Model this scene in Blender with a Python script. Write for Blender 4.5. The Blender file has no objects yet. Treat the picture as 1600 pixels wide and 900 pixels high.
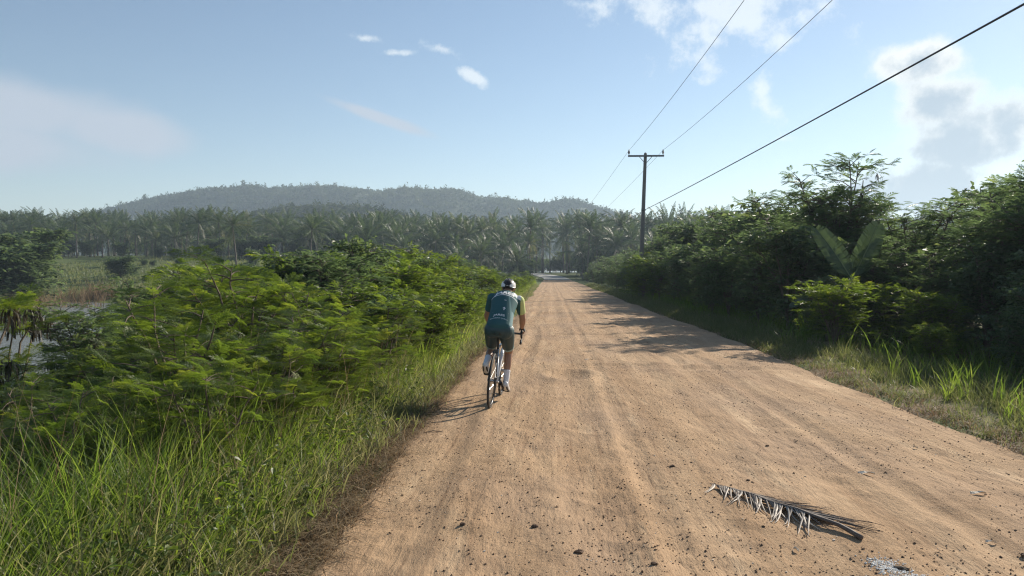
import bpy, bmesh, math, random
import numpy as np
from mathutils import Vector, Matrix, Euler
from mathutils.bvhtree import BVHTree

rad = math.radians
scene = bpy.context.scene
COL = scene.collection

# ------------------------------------------------------------------ camera
CAM_H, FPX = 1.65, 1164.0
cam_d = bpy.data.cameras.new('camera')
cam_d.sensor_width = 36.0
cam_d.lens = 36.0 * FPX / 1600.0
cam_d.clip_start = 0.05
cam_d.clip_end = 20000
cam = bpy.data.objects.new('camera', cam_d)
cam.location = (0, 0, CAM_H)
cam.rotation_euler = (rad(90 - 1.23), 0, rad(2.9))
COL.objects.link(cam)
scene.camera = cam

# ------------------------------------------------------------------ light
SUN_AZ, SUN_EL = 41.0, 26.0           # degrees right of the road's direction (+Y), above the horizon
sun_dir = Vector((math.sin(rad(SUN_AZ)) * math.cos(rad(SUN_EL)),
                  math.cos(rad(SUN_AZ)) * math.cos(rad(SUN_EL)), math.sin(rad(SUN_EL))))
sun_d = bpy.data.lights.new('sun', 'SUN')
sun_d.energy = 4.4
sun_d.angle = rad(0.55)
sun_d.color = (1.0, 0.90, 0.76)
sun = bpy.data.objects.new('sun', sun_d)
sun.rotation_euler = sun_dir.to_track_quat('Z', 'Y').to_euler()
sun.location = (60, 80, 60)
COL.objects.link(sun)

world = bpy.data.worlds.new('World')
scene.world = world
world.use_nodes = True
SKY_STRENGTH = 0.062


def build_world():
    nt = world.node_tree
    nt.nodes.clear()
    N, L = nt.nodes, nt.links

    def math_n(op, a, b=None, clamp=False):
        n = N.new('ShaderNodeMath'); n.operation = op; n.use_clamp = clamp
        for i, v in enumerate((a, b)):
            if v is None: continue
            if isinstance(v, (int, float)): n.inputs[i].default_value = v
            else: L.new(v, n.inputs[i])
        return n.outputs[0]

    def ramp(v, a, b):
        n = N.new('ShaderNodeMapRange'); n.interpolation_type = 'SMOOTHSTEP'
        n.inputs[1].default_value = a; n.inputs[2].default_value = b
        L.new(v, n.inputs[0]); return n.outputs[0]

    out = N.new('ShaderNodeOutputWorld')
    sky = N.new('ShaderNodeTexSky'); sky.sky_type = 'NISHITA'; sky.sun_disc = False
    sky.sun_elevation = rad(SUN_EL); sky.sun_rotation = rad(SUN_AZ)
    sky.altitude = 20; sky.air_density = 1.0; sky.dust_density = 0.1; sky.ozone_density = 1.0
    bg = N.new('ShaderNodeBackground'); bg.inputs[1].default_value = SKY_STRENGTH
    L.new(sky.outputs[0], bg.inputs[0])
    tc = N.new('ShaderNodeTexCoord')
    sep = N.new('ShaderNodeSeparateXYZ'); L.new(tc.outputs['Generated'], sep.inputs[0])
    az = math_n('MULTIPLY', math_n('ARCTAN2', sep.outputs[0], sep.outputs[1]), 57.2958)
    el = math_n('MULTIPLY', math_n('ARCSINE', sep.outputs[2]), 57.2958)
    # ragged cloud noise
    nz = N.new('ShaderNodeTexNoise'); nz.inputs['Scale'].default_value = 22; nz.inputs['Detail'].default_value = 9
    nz.inputs['Roughness'].default_value = 0.62
    L.new(tc.outputs['Generated'], nz.inputs['Vector'])
    nb = N.new('ShaderNodeTexNoise'); nb.inputs['Scale'].default_value = 7; nb.inputs['Detail'].default_value = 5
    L.new(tc.outputs['Generated'], nb.inputs['Vector'])
    n1 = math_n('SUBTRACT', nz.outputs[0], 0.5)
    n2 = math_n('SUBTRACT', nb.outputs[0], 0.5)

    def blob(u0, v0, a, b, slope=0.0):
        du = math_n('SUBTRACT', az, u0)
        dv = math_n('SUBTRACT', math_n('SUBTRACT', el, v0), math_n('MULTIPLY', du, slope))
        d2 = math_n('ADD', math_n('POWER', math_n('DIVIDE', math_n('ABSOLUTE', du), a), 2.0),
                    math_n('POWER', math_n('DIVIDE', math_n('ABSOLUTE', dv), b), 2.0))
        return math_n('SUBTRACT', 1.0, math_n('SQRT', d2))

    def union(bl):
        m = bl[0]
        for b_ in bl[1:]: m = math_n('MAXIMUM', m, b_)
        return m
    rng = random.Random(4)
    # crisp fair-weather clouds: azimuth, elevation, half widths (degrees)
    cum = [blob(25.4, 13.8, 3.4, 1.7), blob(26.6, 11.0, 3.2, 2.4), blob(28.2, 8.6, 4.6, 3.0), blob(26.4, 5.6, 5.6, 2.6), blob(30.6, 9.0, 2.8, 2.4), blob(22.9, 5.0, 3.4, 1.7)]
    cumother = [blob(a_, e_, w_, w_ * .6) for a_, e_, w_ in ((118, 12, 7), (-140, 11, 8), (170, 10, 6))]
    small = [blob(3.0, 19.4, 3.6, 1.6), blob(7.4, 19.6, 4.2, 2.2), blob(14, 18.6, 8.0, 3.2, .1), blob(15.5, 12.6, 1.6, 1.8, -.6),
             blob(-8.2, 16.5, 1.9, .6, -.2), blob(-5.8, 14.6, 1.3, .5, -.4), blob(-11.8, 16.1, 1.6, .35, .1),
             blob(-14.0, 17.0, 1.8, .45), blob(21.2, 5.5, 2.4, 1.2), blob(17, 9.5, 1.2, .5)]
    for k in range(9):
        small.append(blob(rng.uniform(60, 320) - 0 if k % 2 else rng.uniform(-170, -60), rng.uniform(12, 40), rng.uniform(2, 6), rng.uniform(1, 2.2)))
    soft = [blob(-37, 10.4, 11, 2.4, -.05), blob(-31, 9.6, 6, 2.2, -.1), blob(-42, 8.0, 14, 2.6), blob(-13, 11.5, 5, .6, -.3),
            blob(-95, 10, 16, 3), blob(150, 9, 18, 3)]
    fine = math_n('ADD', math_n('MULTIPLY', n1, 1.5), math_n('MULTIPLY', n2, 0.8))
    mc = math_n('ADD', union(cum + cumother), math_n('MULTIPLY', fine, .95))
    ms = math_n('ADD', union(small), math_n('MULTIPLY', fine, 2.6))
    mf = math_n('ADD', union(soft), math_n('MULTIPLY', n2, 1.2))
    a_c = math_n('MULTIPLY', ramp(mc, 0.02, 0.55), .93)
    a_s = math_n('MULTIPLY', ramp(ms, 0.08, 1.05), .66)
    a_f = math_n('MULTIPLY', ramp(mf, -0.05, 0.6), .85)
    # thick cumulus shows its shaded underside, its thin rim lets the sun through
    core = ramp(math_n('ADD', math_n('SUBTRACT', mc, math_n('MULTIPLY', math_n('SUBTRACT', el, 10.5), .07)), math_n('ADD', math_n('MULTIPLY', n1, .7), math_n('MULTIPLY', n2, .5))), 0.12, 0.95)
    colr = N.new('ShaderNodeMix'); colr.data_type = 'RGBA'
    colr.inputs[6].default_value = (.54, .54, .515, 1); colr.inputs[7].default_value = (.235, .285, .335, 1)
    L.new(core, colr.inputs[0])
    bgc = N.new('ShaderNodeBackground'); L.new(colr.outputs[2], bgc.inputs[0])
    bgs = N.new('ShaderNodeBackground'); bgs.inputs[0].default_value = (.52, .545, .55, 1)
    bgf = N.new('ShaderNodeBackground'); bgf.inputs[0].default_value = (.285, .315, .365, 1)

    def mixs(f, a, b):
        n = N.new('ShaderNodeMixShader'); L.new(f, n.inputs[0]); L.new(a, n.inputs[1]); L.new(b, n.inputs[2]); return n.outputs[0]
    s = mixs(a_f, bg.outputs[0], bgf.outputs[0])
    s = mixs(a_s, s, bgs.outputs[0])
    s = mixs(a_c, s, bgc.outputs[0])
    L.new(s, out.inputs[0])


build_world()
world.cycles.sampling_method = 'MANUAL'
world.cycles.sample_map_resolution = 512

vs = scene.view_settings
vs.view_transform = 'Standard'; vs.look = 'None'; vs.exposure = 0.98; vs.gamma = 1.0
vs.use_curve_mapping = False
cy = scene.cycles
cy.use_denoising = True
cy.filter_width = 1.2
cy.denoising_prefilter = 'NONE'
cy.max_bounces = 8; cy.diffuse_bounces = 5; cy.glossy_bounces = 2; cy.transmission_bounces = 4
cy.volume_bounces = 0; cy.transparent_max_bounces = 4
cy.sample_clamp_indirect = 4.0
cy.caustics_reflective = False; cy.caustics_refractive = False

# ------------------------------------------------------------------ helpers
RNG = np.random.default_rng(11)


def hash2(ix, iy, seed):
    h = (ix.astype(np.int64) * 374761393 + iy.astype(np.int64) * 668265263 + seed * 974634777) & 0x7fffffff
    h = ((h ^ (h >> 13)) * 1274126177) & 0x7fffffff
    return ((h ^ (h >> 16)) & 0xffff) / 65535.0


def vnoise(x, y, seed=0):
    x = np.asarray(x, float); y = np.asarray(y, float)
    ix = np.floor(x); iy = np.floor(y)
    fx = x - ix; fy = y - iy
    fx = fx * fx * (3 - 2 * fx); fy = fy * fy * (3 - 2 * fy)
    a = hash2(ix, iy, seed); b = hash2(ix + 1, iy, seed)
    c = hash2(ix, iy + 1, seed); d = hash2(ix + 1, iy + 1, seed)
    return (a * (1 - fx) + b * fx) * (1 - fy) + (c * (1 - fx) + d * fx) * fy - 0.5


def fbm(x, y, seed=0, octs=4, gain=0.5):
    s = 0; a = 1.0; f = 1.0
    for k in range(octs):
        s = s + a * vnoise(x * f + 17.3 * k, y * f - 9.1 * k, seed + k)
        a *= gain; f *= 2.03
    return s


def sstep(a, b, x):
    t = np.clip((np.asarray(x, float) - a) / (b - a), 0, 1)
    return t * t * (3 - 2 * t)


def make_mesh(name, verts, faces, mats=None, smooth=False, attrs=None, midx=None):
    """faces: list of int arrays, each (n,3) or (n,4)."""
    verts = np.asarray(verts, np.float32).reshape(-1, 3)
    if not isinstance(faces, (list, tuple)): faces = [faces]
    faces = [np.asarray(f, np.int32) for f in faces if len(f)]
    me = bpy.data.meshes.new(name)
    me.vertices.add(len(verts)); me.vertices.foreach_set('co', verts.ravel())
    loops = np.concatenate([f.ravel() for f in faces])
    sizes = np.concatenate([np.full(len(f), f.shape[1], np.int32) for f in faces])
    starts = np.concatenate([[0], np.cumsum(sizes)[:-1]]).astype(np.int32)
    me.loops.add(len(loops)); me.loops.foreach_set('vertex_index', loops)
    me.polygons.add(len(sizes)); me.polygons.foreach_set('loop_start', starts)
    me.polygons.foreach_set('loop_total', sizes)
    me.polygons.foreach_set('use_smooth', np.full(len(sizes), bool(smooth)))
    if midx is not None: me.polygons.foreach_set('material_index', np.asarray(midx, np.int32))
    for k, v in (attrs or {}).items():
        at = me.attributes.new(k, 'FLOAT', 'POINT'); at.data.foreach_set('value', np.asarray(v, np.float32))
    me.update(calc_edges=True)
    for m in (mats if isinstance(mats, (list, tuple)) else [mats]):
        if m: me.materials.append(m)
    return me


def link(name, me, parent=None):
    o = bpy.data.objects.new(name, me); COL.objects.link(o)
    if parent: o.parent = parent
    return o


def tag(o, label=None, cat=None, group=None, kind=None):
    if label: o['label'] = label
    if cat: o['category'] = cat
    if group: o['group'] = group
    if kind: o['kind'] = kind
    return o


def thing(name, loc, label, cat, group=None, rz=0.0):
    o = bpy.data.objects.new(name, None); COL.objects.link(o)
    o.location = loc; o.rotation_euler = (0, 0, rz); o.empty_display_size = .2
    return tag(o, label, cat, group)


class MB:
    """collects vertices and faces for ONE mesh"""
    def __init__(s): s.v = []; s.q = []; s.t = []; s.n = 0; s.tint = []

    def add(s, v, q=None, t=None, tint=0.5):
        v = np.asarray(v, float).reshape(-1, 3)
        if q is not None and len(q): s.q.append(np.asarray(q, int) + s.n)
        if t is not None and len(t): s.t.append(np.asarray(t, int) + s.n)
        s.v.append(v); s.tint.append(np.broadcast_to(np.asarray(tint, float), (len(v),)).copy()); s.n += len(v)

    def tube(s, pts, r, seg=6, cap=True, tint=0.5):
        pts = np.asarray(pts, float); n = len(pts)
        r = np.broadcast_to(np.asarray(r, float), (n,))
        tg = np.gradient(pts, axis=0); tg /= np.linalg.norm(tg, axis=1)[:, None] + 1e-9
        ref = np.array([0, 0, 1.0]) if abs(tg[:, 2]).mean() < .8 else np.array([0, 1.0, 0])
        u = np.cross(tg, ref); u /= np.linalg.norm(u, axis=1)[:, None] + 1e-9
        w = np.cross(tg, u)
        a = np.arange(seg) * 2 * math.pi / seg
        V = pts[:, None, :] + r[:, None, None] * (np.cos(a)[None, :, None] * u[:, None, :] + np.sin(a)[None, :, None] * w[:, None, :])
        i = np.arange(n - 1)[:, None] * seg; j = np.arange(seg)[None, :]; k = (j + 1) % seg
        Q = np.stack([i + j, i + k, i + seg + k, i + seg + j], -1).reshape(-1, 4)
        V = V.reshape(-1, 3); T = None
        if cap:
            V = np.vstack([V, pts[0], pts[-1]]); c0 = n * seg; jj = np.arange(seg); kk = (jj + 1) % seg
            T = np.vstack([np.stack([kk, jj, np.full(seg, c0)], -1),
                           np.stack([(n - 1) * seg + jj, (n - 1) * seg + kk, np.full(seg, c0 + 1)], -1)])
        s.add(V, Q, T, tint)

    def box(s, c, size, rot=None, tint=0.5):
        c = np.asarray(c, float); h = np.asarray(size, float) / 2
        V = np.array([[x, y, z] for x in (-1, 1) for y in (-1, 1) for z in (-1, 1)]) * h
        if rot is not None: V = V @ np.array(rot.to_3x3() if hasattr(rot, 'to_3x3') else rot).T
        s.add(V + c, [[0, 1, 3, 2], [4, 6, 7, 5], [0, 4, 5, 1], [2, 3, 7, 6], [0, 2, 6, 4], [1, 5, 7, 3]], None, tint)

    def torus(s, c, R, r, seg=40, sec=8, axis='x', tint=0.5):
        a = np.arange(seg) * 2 * math.pi / seg; b = np.arange(sec) * 2 * math.pi / sec
        A, B = np.meshgrid(a, b, indexing='ij')
        p = (R + r * np.cos(B)); V = np.stack([r * np.sin(B), p * np.cos(A), p * np.sin(A)], -1).reshape(-1, 3)
        if axis == 'z': V = V[:, [1, 2, 0]]
        i = np.arange(seg)[:, None]; j = np.arange(sec)[None, :]; i2 = (i + 1) % seg; j2 = (j + 1) % sec
        Q = np.stack([i * sec + j, i2 * sec + j, i2 * sec + j2, i * sec + j2], -1).reshape(-1, 4)
        s.add(V + np.asarray(c), Q, None, tint)

    def ball(s, c, rad_, seg=12, rings=8, tint=0.5):
        rad_ = np.broadcast_to(np.asarray(rad_, float), (3,))
        th = np.linspace(0, math.pi, rings + 1); ph = np.arange(seg) * 2 * math.pi / seg
        T_, P_ = np.meshgrid(th, ph, indexing='ij')
        V = np.stack([np.sin(T_) * np.cos(P_), np.sin(T_) * np.sin(P_), np.cos(T_)], -1).reshape(-1, 3) * rad_
        i = np.arange(rings)[:, None] * seg; j = np.arange(seg)[None, :]; k = (j + 1) % seg
        s.add(V + np.asarray(c), np.stack([i + j, i + seg + j, i + seg + k, i + k], -1).reshape(-1, 4), None, tint)

    def mesh(s, name, mat, smooth=False):
        v = np.vstack(s.v); f = []
        if s.q: f.append(np.vstack(s.q))
        if s.t: f.append(np.vstack(s.t))
        return make_mesh(name, v, f, mat, smooth, {'tint': np.concatenate(s.tint)})

    def build(s, name, mat, parent=None, smooth=False):
        return link(name, s.mesh(name, mat, smooth), parent)


# ---- materials
def new_mat(name):
    m = bpy.data.materials.new(name); m.use_nodes = True
    nt = m.node_tree; nt.nodes.clear()
    out = nt.nodes.new('ShaderNodeOutputMaterial')
    return m, nt, out


def P(name, col, rough=.6, metal=0.0, spec=.5, bump=0.0, bscale=60, vary=0.0, vscale=8, coat=0.0):
    m, nt, out = new_mat(name); N, L = nt.nodes, nt.links
    b = N.new('ShaderNodeBsdfPrincipled'); L.new(b.outputs[0], out.inputs[0])
    b.inputs['Base Color'].default_value = (*col, 1); b.inputs['Roughness'].default_value = rough
    b.inputs['Metallic'].default_value = metal; b.inputs['Specular IOR Level'].default_value = spec
    b.inputs['Coat Weight'].default_value = coat
    tc = N.new('ShaderNodeTexCoord')
    if vary > 0:
        nz = N.new('ShaderNodeTexNoise'); nz.inputs['Scale'].default_value = vscale; nz.inputs['Detail'].default_value = 5
        L.new(tc.outputs['Object'], nz.inputs['Vector'])
        mx = N.new('ShaderNodeMix'); mx.data_type = 'RGBA'
        mx.inputs[6].default_value = (*[c * (1 - vary) for c in col], 1); mx.inputs[7].default_value = (*[min(1, c * (1 + vary)) for c in col], 1)
        L.new(nz.outputs[0], mx.inputs[0]); L.new(mx.outputs[2], b.inputs['Base Color'])
    if bump > 0:
        nz2 = N.new('ShaderNodeTexNoise'); nz2.inputs['Scale'].default_value = bscale; nz2.inputs['Detail'].default_value = 4
        L.new(tc.outputs['Object'], nz2.inputs['Vector'])
        bp = N.new('ShaderNodeBump'); bp.inputs['Strength'].default_value = bump; bp.inputs['Distance'].default_value = .01
        L.new(nz2.outputs[0], bp.inputs['Height']); L.new(bp.outputs[0], b.inputs['Normal'])
    return m


def leaf_mat(name, dark, light, young, trans=.42, rough=.45, spec=.4):
    """foliage: colour by the leaf's own tint and the plant's own random value; light passes through"""
    m, nt, out = new_mat(name); N, L = nt.nodes, nt.links
    at = N.new('ShaderNodeAttribute'); at.attribute_name = 'tint'
    oi = N.new('ShaderNodeObjectInfo')
    cr = N.new('ShaderNodeValToRGB'); e = cr.color_ramp.elements
    e[0].position = 0.0; e[0].color = (*dark, 1); e[1].position = 1.0; e[1].color = (*young, 1)
    k = cr.color_ramp.elements.new(.6); k.color = (*light, 1)
    ad = N.new('ShaderNodeMath'); ad.operation = 'MULTIPLY_ADD'
    L.new(oi.outputs['Random'], ad.inputs[0]); ad.inputs[1].default_value = .3; L.new(at.outputs['Fac'], ad.inputs[2])
    sb = N.new('ShaderNodeMath'); sb.operation = 'SUBTRACT'; L.new(ad.outputs[0], sb.inputs[0]); sb.inputs[1].default_value = .15
    L.new(sb.outputs[0], cr.inputs[0])
    b = N.new('ShaderNodeBsdfPrincipled'); L.new(cr.outputs[0], b.inputs['Base Color'])
    b.inputs['Roughness'].default_value = rough; b.inputs['Specular IOR Level'].default_value = spec
    hs = N.new('ShaderNodeHueSaturation'); hs.inputs['Hue'].default_value = .485; hs.inputs['Saturation'].default_value = 1.12
    hs.inputs['Value'].default_value = 1.9; L.new(cr.outputs[0], hs.inputs['Color'])
    t = N.new('ShaderNodeBsdfTranslucent'); L.new(hs.outputs[0], t.inputs[0])
    mx = N.new('ShaderNodeMixShader'); mx.inputs[0].default_value = trans
    L.new(b.outputs[0], mx.inputs[1]); L.new(t.outputs[0], mx.inputs[2]); L.new(mx.outputs[0], out.inputs[0])
    return m


M = {}
M['feather'] = leaf_mat('feathery_leaf', (.055, .095, .020), (.108, .160, .030), (.200, .235, .046), .56)
M['feather_dark'] = leaf_mat('feathery_leaf_deep', (.060, .096, .042), (.092, .140, .056), (.145, .185, .060), .55)
M['broad'] = leaf_mat('broad_leaf', (.055, .088, .038), (.085, .125, .052), (.125, .160, .056), .50, .5)
M['grass'] = leaf_mat('grass_blade', (.055, .100, .022), (.108, .170, .034), (.200, .240, .062), .55, .5)
M['drygrass'] = leaf_mat('dry_grass', (.09, .065, .035), (.20, .15, .085), (.34, .27, .17), .25, .7, .2)
M['verge'] = leaf_mat('verge_grass', (.055, .075, .026), (.105, .125, .045), (.205, .200, .100), .48, .5)
M['palmleaf'] = leaf_mat('palm_leaflet', (.032, .056, .026), (.060, .090, .038), (.120, .125, .055), .35, .48, .4)
M['banana'] = leaf_mat('banana_leaf', (.034, .058, .024), (.052, .082, .032), (.075, .105, .040), .30, .40, .5)
M['pod'] = leaf_mat('seed_pod', (.022, .020, .014), (.045, .040, .025), (.10, .085, .05), .2, .5)
M['hilltree'] = leaf_mat('hill_tree', (.022, .040, .018), (.038, .062, .024), (.065, .085, .035), .2, .7, .1)
M['bark'] = P('bark', (.13, .10, .07), .9, bump=.5, bscale=40, vary=.35, vscale=15)
M['palmbark'] = P('palm_bark', (.13, .11, .09), .9, bump=.5, bscale=20, vary=.3, vscale=4)
M['concrete'] = P('pole_concrete', (.17, .16, .145), .85, bump=.3, bscale=30, vary=.25, vscale=3)
M['steel'] = P('galvanised_steel', (.16, .165, .17), .55, .6, vary=.2)
M['porcelain'] = P('brown_porcelain', (.06, .035, .025), .25)
M['wire'] = P('wire', (.045, .045, .05), .6, .3)

# ------------------------------------------------------------------ terrain functions
ROAD_L, ROAD_R = -1.31, 4.44


def road_edge_l(y): return ROAD_L + .16 * vnoise(y / 1.7, y * 0, 5) + .22 * vnoise(y / 6.0, y * 0, 6)


def road_edge_r(y): return ROAD_R + .16 * vnoise(y / 1.5, y * 0, 7) + .25 * vnoise(y / 7.0, y * 0, 8)


def base_rise(x, y):
    left = sstep(75, 155, y) * sstep(-12, -55, x) * 5.0
    far = sstep(142, 195, y) * 1.3
    return left + far


def ground_z(x, y):
    x = np.asarray(x, float); y = np.asarray(y, float)
    z = base_rise(x, y) + .10 * fbm(x / 3.1, y / 3.1, 21, 3) * sstep(0, 1, np.maximum(ROAD_L - .3 - x, x - ROAD_R - .3))
    bank = sstep(-2.9, -7.5, x)
    pondy = sstep(70, 92, y)
    z = z - bank * (1.15 * (1 - pondy) + .35 * pondy)
    basin = sstep(-8.5, -11.5, x + 1.5 * vnoise(y / 7, y * 0, 33)) * sstep(10.5, 14.5, y + 2 * vnoise(x / 6, x * 0, 34)) * (1 - sstep(66, 76, y + 5 * vnoise(x / 11, x * 0, 35))) * (1 - sstep(-95, -110, -np.abs(x)) * 0)
    basin = basin * sstep(-100, -90, x)
    z = z - basin * .9
    z = z - sstep(5.6, 9.0, x) * .35 * (1 - sstep(150, 200, y))
    inroad = sstep(0, .16, x - road_edge_l(y)) * sstep(0, .16, road_edge_r(y) - x) * (1 - sstep(150, 152, y))
    z = z - inroad * .12
    outer = np.maximum(road_edge_l(y) - x, x - road_edge_r(y))
    z = z - .055 * (1 - sstep(-.1, .9, outer)) * (1 - sstep(150, 152, y)) * (1 - inroad)
    return z


def gz(x, y): return float(ground_z(np.array([x]), np.array([y]))[0])


def proj(x, y, z):
    """pixel in the 1600x900 frame, used only to reason about heights from the photograph"""
    a = rad(2.9); xr = x * math.cos(a) + y * math.sin(a); yr = -x * math.sin(a) + y * math.cos(a)
    p = rad(-1.23); dz = z - CAM_H
    f = yr * math.cos(p) + dz * math.sin(p); u = -yr * math.sin(p) + dz * math.cos(p)
    return 800 + FPX * xr / f, 450 - FPX * u / f


# ------------------------------------------------------------------ ground, road, pond
def graded(a, b, s0, g, lo=None):
    """coordinates from a to b whose step grows with distance from a"""
    out = [a]; s = s0
    while out[-1] < b:
        out.append(out[-1] + s); s *= g
    out[-1] = b
    return out


def grid_mesh(xs, ys, zfun):
    X, Y = np.meshgrid(xs, ys, indexing='xy')
    Z = zfun(X.ravel(), Y.ravel())
    V = np.stack([X.ravel(), Y.ravel(), Z], -1); nx, ny = len(xs), len(ys)
    i = np.arange(ny - 1)[:, None] * nx; j = np.arange(nx - 1)[None, :]
    Q = np.stack([i + j, i + j + 1, i + nx + j + 1, i + nx + j], -1).reshape(-1, 4)
    return V, Q


def ground_material():
    m, nt, out = new_mat('ground_soil'); N, L = nt.nodes, nt.links
    b = N.new('ShaderNodeBsdfPrincipled'); L.new(b.outputs[0], out.inputs[0]); b.inputs['Roughness'].default_value = .95
    b.inputs['Specular IOR Level'].default_value = .15
    tc = N.new('ShaderNodeTexCoord')

    def noise(s, d=6, r=.6):
        n = N.new('ShaderNodeTexNoise'); n.inputs['Scale'].default_value = s; n.inputs['Detail'].default_value = d
        n.inputs['Roughness'].default_value = r; L.new(tc.outputs['Object'], n.inputs['Vector']); return n.outputs[0]

    def cr(v, p0, c0, p1, c1):
        n = N.new('ShaderNodeValToRGB'); e = n.color_ramp.elements
        e[0].position = p0; e[0].color = (*c0, 1); e[1].position = p1; e[1].color = (*c1, 1); L.new(v, n.inputs[0]); return n.outputs[0]
    soil = cr(noise(9), .3, (.15, .105, .062), .7, (.30, .215, .130))
    green = cr(noise(.6), .3, (.055, .085, .022), .7, (.115, .140, .038))
    f = N.new('ShaderNodeMapRange'); L.new(noise(.9, 8), f.inputs[0]); f.inputs[1].default_value = .42; f.inputs[2].default_value = .58
    # the meadow beyond the pond is grass, the verge is bare litter
    sp = N.new('ShaderNodeSeparateXYZ'); L.new(tc.outputs['Object'], sp.inputs[0])
    far = N.new('ShaderNodeMapRange'); L.new(sp.outputs[1], far.inputs[0]); far.inputs[1].default_value = 40; far.inputs[2].default_value = 75
    mxm = N.new('ShaderNodeMath'); mxm.operation = 'MAXIMUM'; L.new(f.outputs[0], mxm.inputs[0]); L.new(far.outputs[0], mxm.inputs[1])
    mx = N.new('ShaderNodeMix'); mx.data_type = 'RGBA'; L.new(mxm.outputs[0], mx.inputs[0]); L.new(soil, mx.inputs[6]); L.new(green, mx.inputs[7])
    L.new(mx.outputs[2], b.inputs['Base Color'])
    bp = N.new('ShaderNodeBump'); bp.inputs['Strength'].default_value = .8; bp.inputs['Distance'].default_value = .03
    L.new(noise(25, 6), bp.inputs['Height']); L.new(bp.outputs[0], b.inputs['Normal'])
    return m


xs = sorted(set([round(-v, 3) for v in graded(1.0, 4000, .16, 1.075)] + [round(v, 3) for v in graded(4.0, 4000, .16, 1.085)] + [0, 1, 2, 3, -.5]))
ys = sorted(set([round(v, 3) for v in graded(1.0, 4000, .2, 1.034)] + [-.5, -2, -4, -8, -15, -30, -60, -120, -300, -800, -2000, -4000]))
V, Q = grid_mesh(np.array(xs), np.array(ys), ground_z)
tag(link('ground', make_mesh('ground', V, Q, ground_material(), True)), 'earth and grass ground running out to the hills', None, None, 'structure')


def road_z(x, y):
    el = road_edge_l(y); er = road_edge_r(y)
    near = np.exp(-np.maximum(y - 4, 0) / 9.0)
    mid = np.exp(-np.maximum(y - 4, 0) / 30.0)
    z = .03 * fbm(x / 2.2, y / 5.5, 40, 3)
    # long wheel ruts, wandering a little from side to side
    for x0, w, dep, sd in ((-.55, .14, .014, 1), (.32, .20, .012, 2), (.75, .10, .010, 3), (1.55, .18, .009, 4), (2.25, .14, .013, 5), (2.75, .10, .011, 9), (3.45, .18, .010, 6)):
        c = x0 + .25 * vnoise(y / 6.5, y * 0 + sd, 50 + sd) + .05 * vnoise(y / 1.3, y * 0 + sd, 70 + sd)
        k = dep * (.5 + 1.2 * (vnoise(y / 3.0, y * 0 + sd, 90 + sd) + .5))
        z = z - k * np.exp(-((x - c) / w) ** 2) + .45 * k * np.exp(-((np.abs(x - c) - 1.5 * w) / (.5 * w)) ** 2)
        # tread lugs
        z = z + near * .006 * np.exp(-((x - c) / (.8 * w)) ** 4) * np.sign(np.sin((y + np.abs(x - c) * .9) * 62)) * (vnoise(y / 1.1, y * 0, 7 + sd) > .08) * (sd in (1, 5))
    # pothole and washboard
    for px_, py_, rx_, ry_, d_ in ((.32, 12.1, .30, .45, .06), (1.25, 13.4, .8, .18, .03), (2.9, 13.0, .9, .25, .03), (.9, 20, 1.0, .3, .035), (2.2, 24, 1.2, .35, .04), (.4, 30, .9, .5, .05), (1.8, 38, 1.5, .6, .05)):
        r2 = ((x - px_) / rx_) ** 2 + ((y - py_) / ry_) ** 2
        z = z - d_ * np.exp(-r2) + d_ * .5 * np.exp(-((np.sqrt(r2) - 1.5) / .4) ** 2)
    xr, yr = x * .83 - y * .56, x * .56 + y * .83
    z = z + mid * .016 * fbm(x / .28, y / .55, 60, 2) + near * .016 * fbm(xr / .19, yr / .17, 64, 2)
    cl = np.maximum(0, vnoise(xr / .12, yr / .11, 68) - .34)
    z = z + near * .08 * cl
    out = np.maximum(el - x, x - er)
    z = z - sstep(-.05, .35, out) * .16 - .02 * sstep(-.8, 0, out)
    return z + base_rise(x, y) - .02


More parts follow.
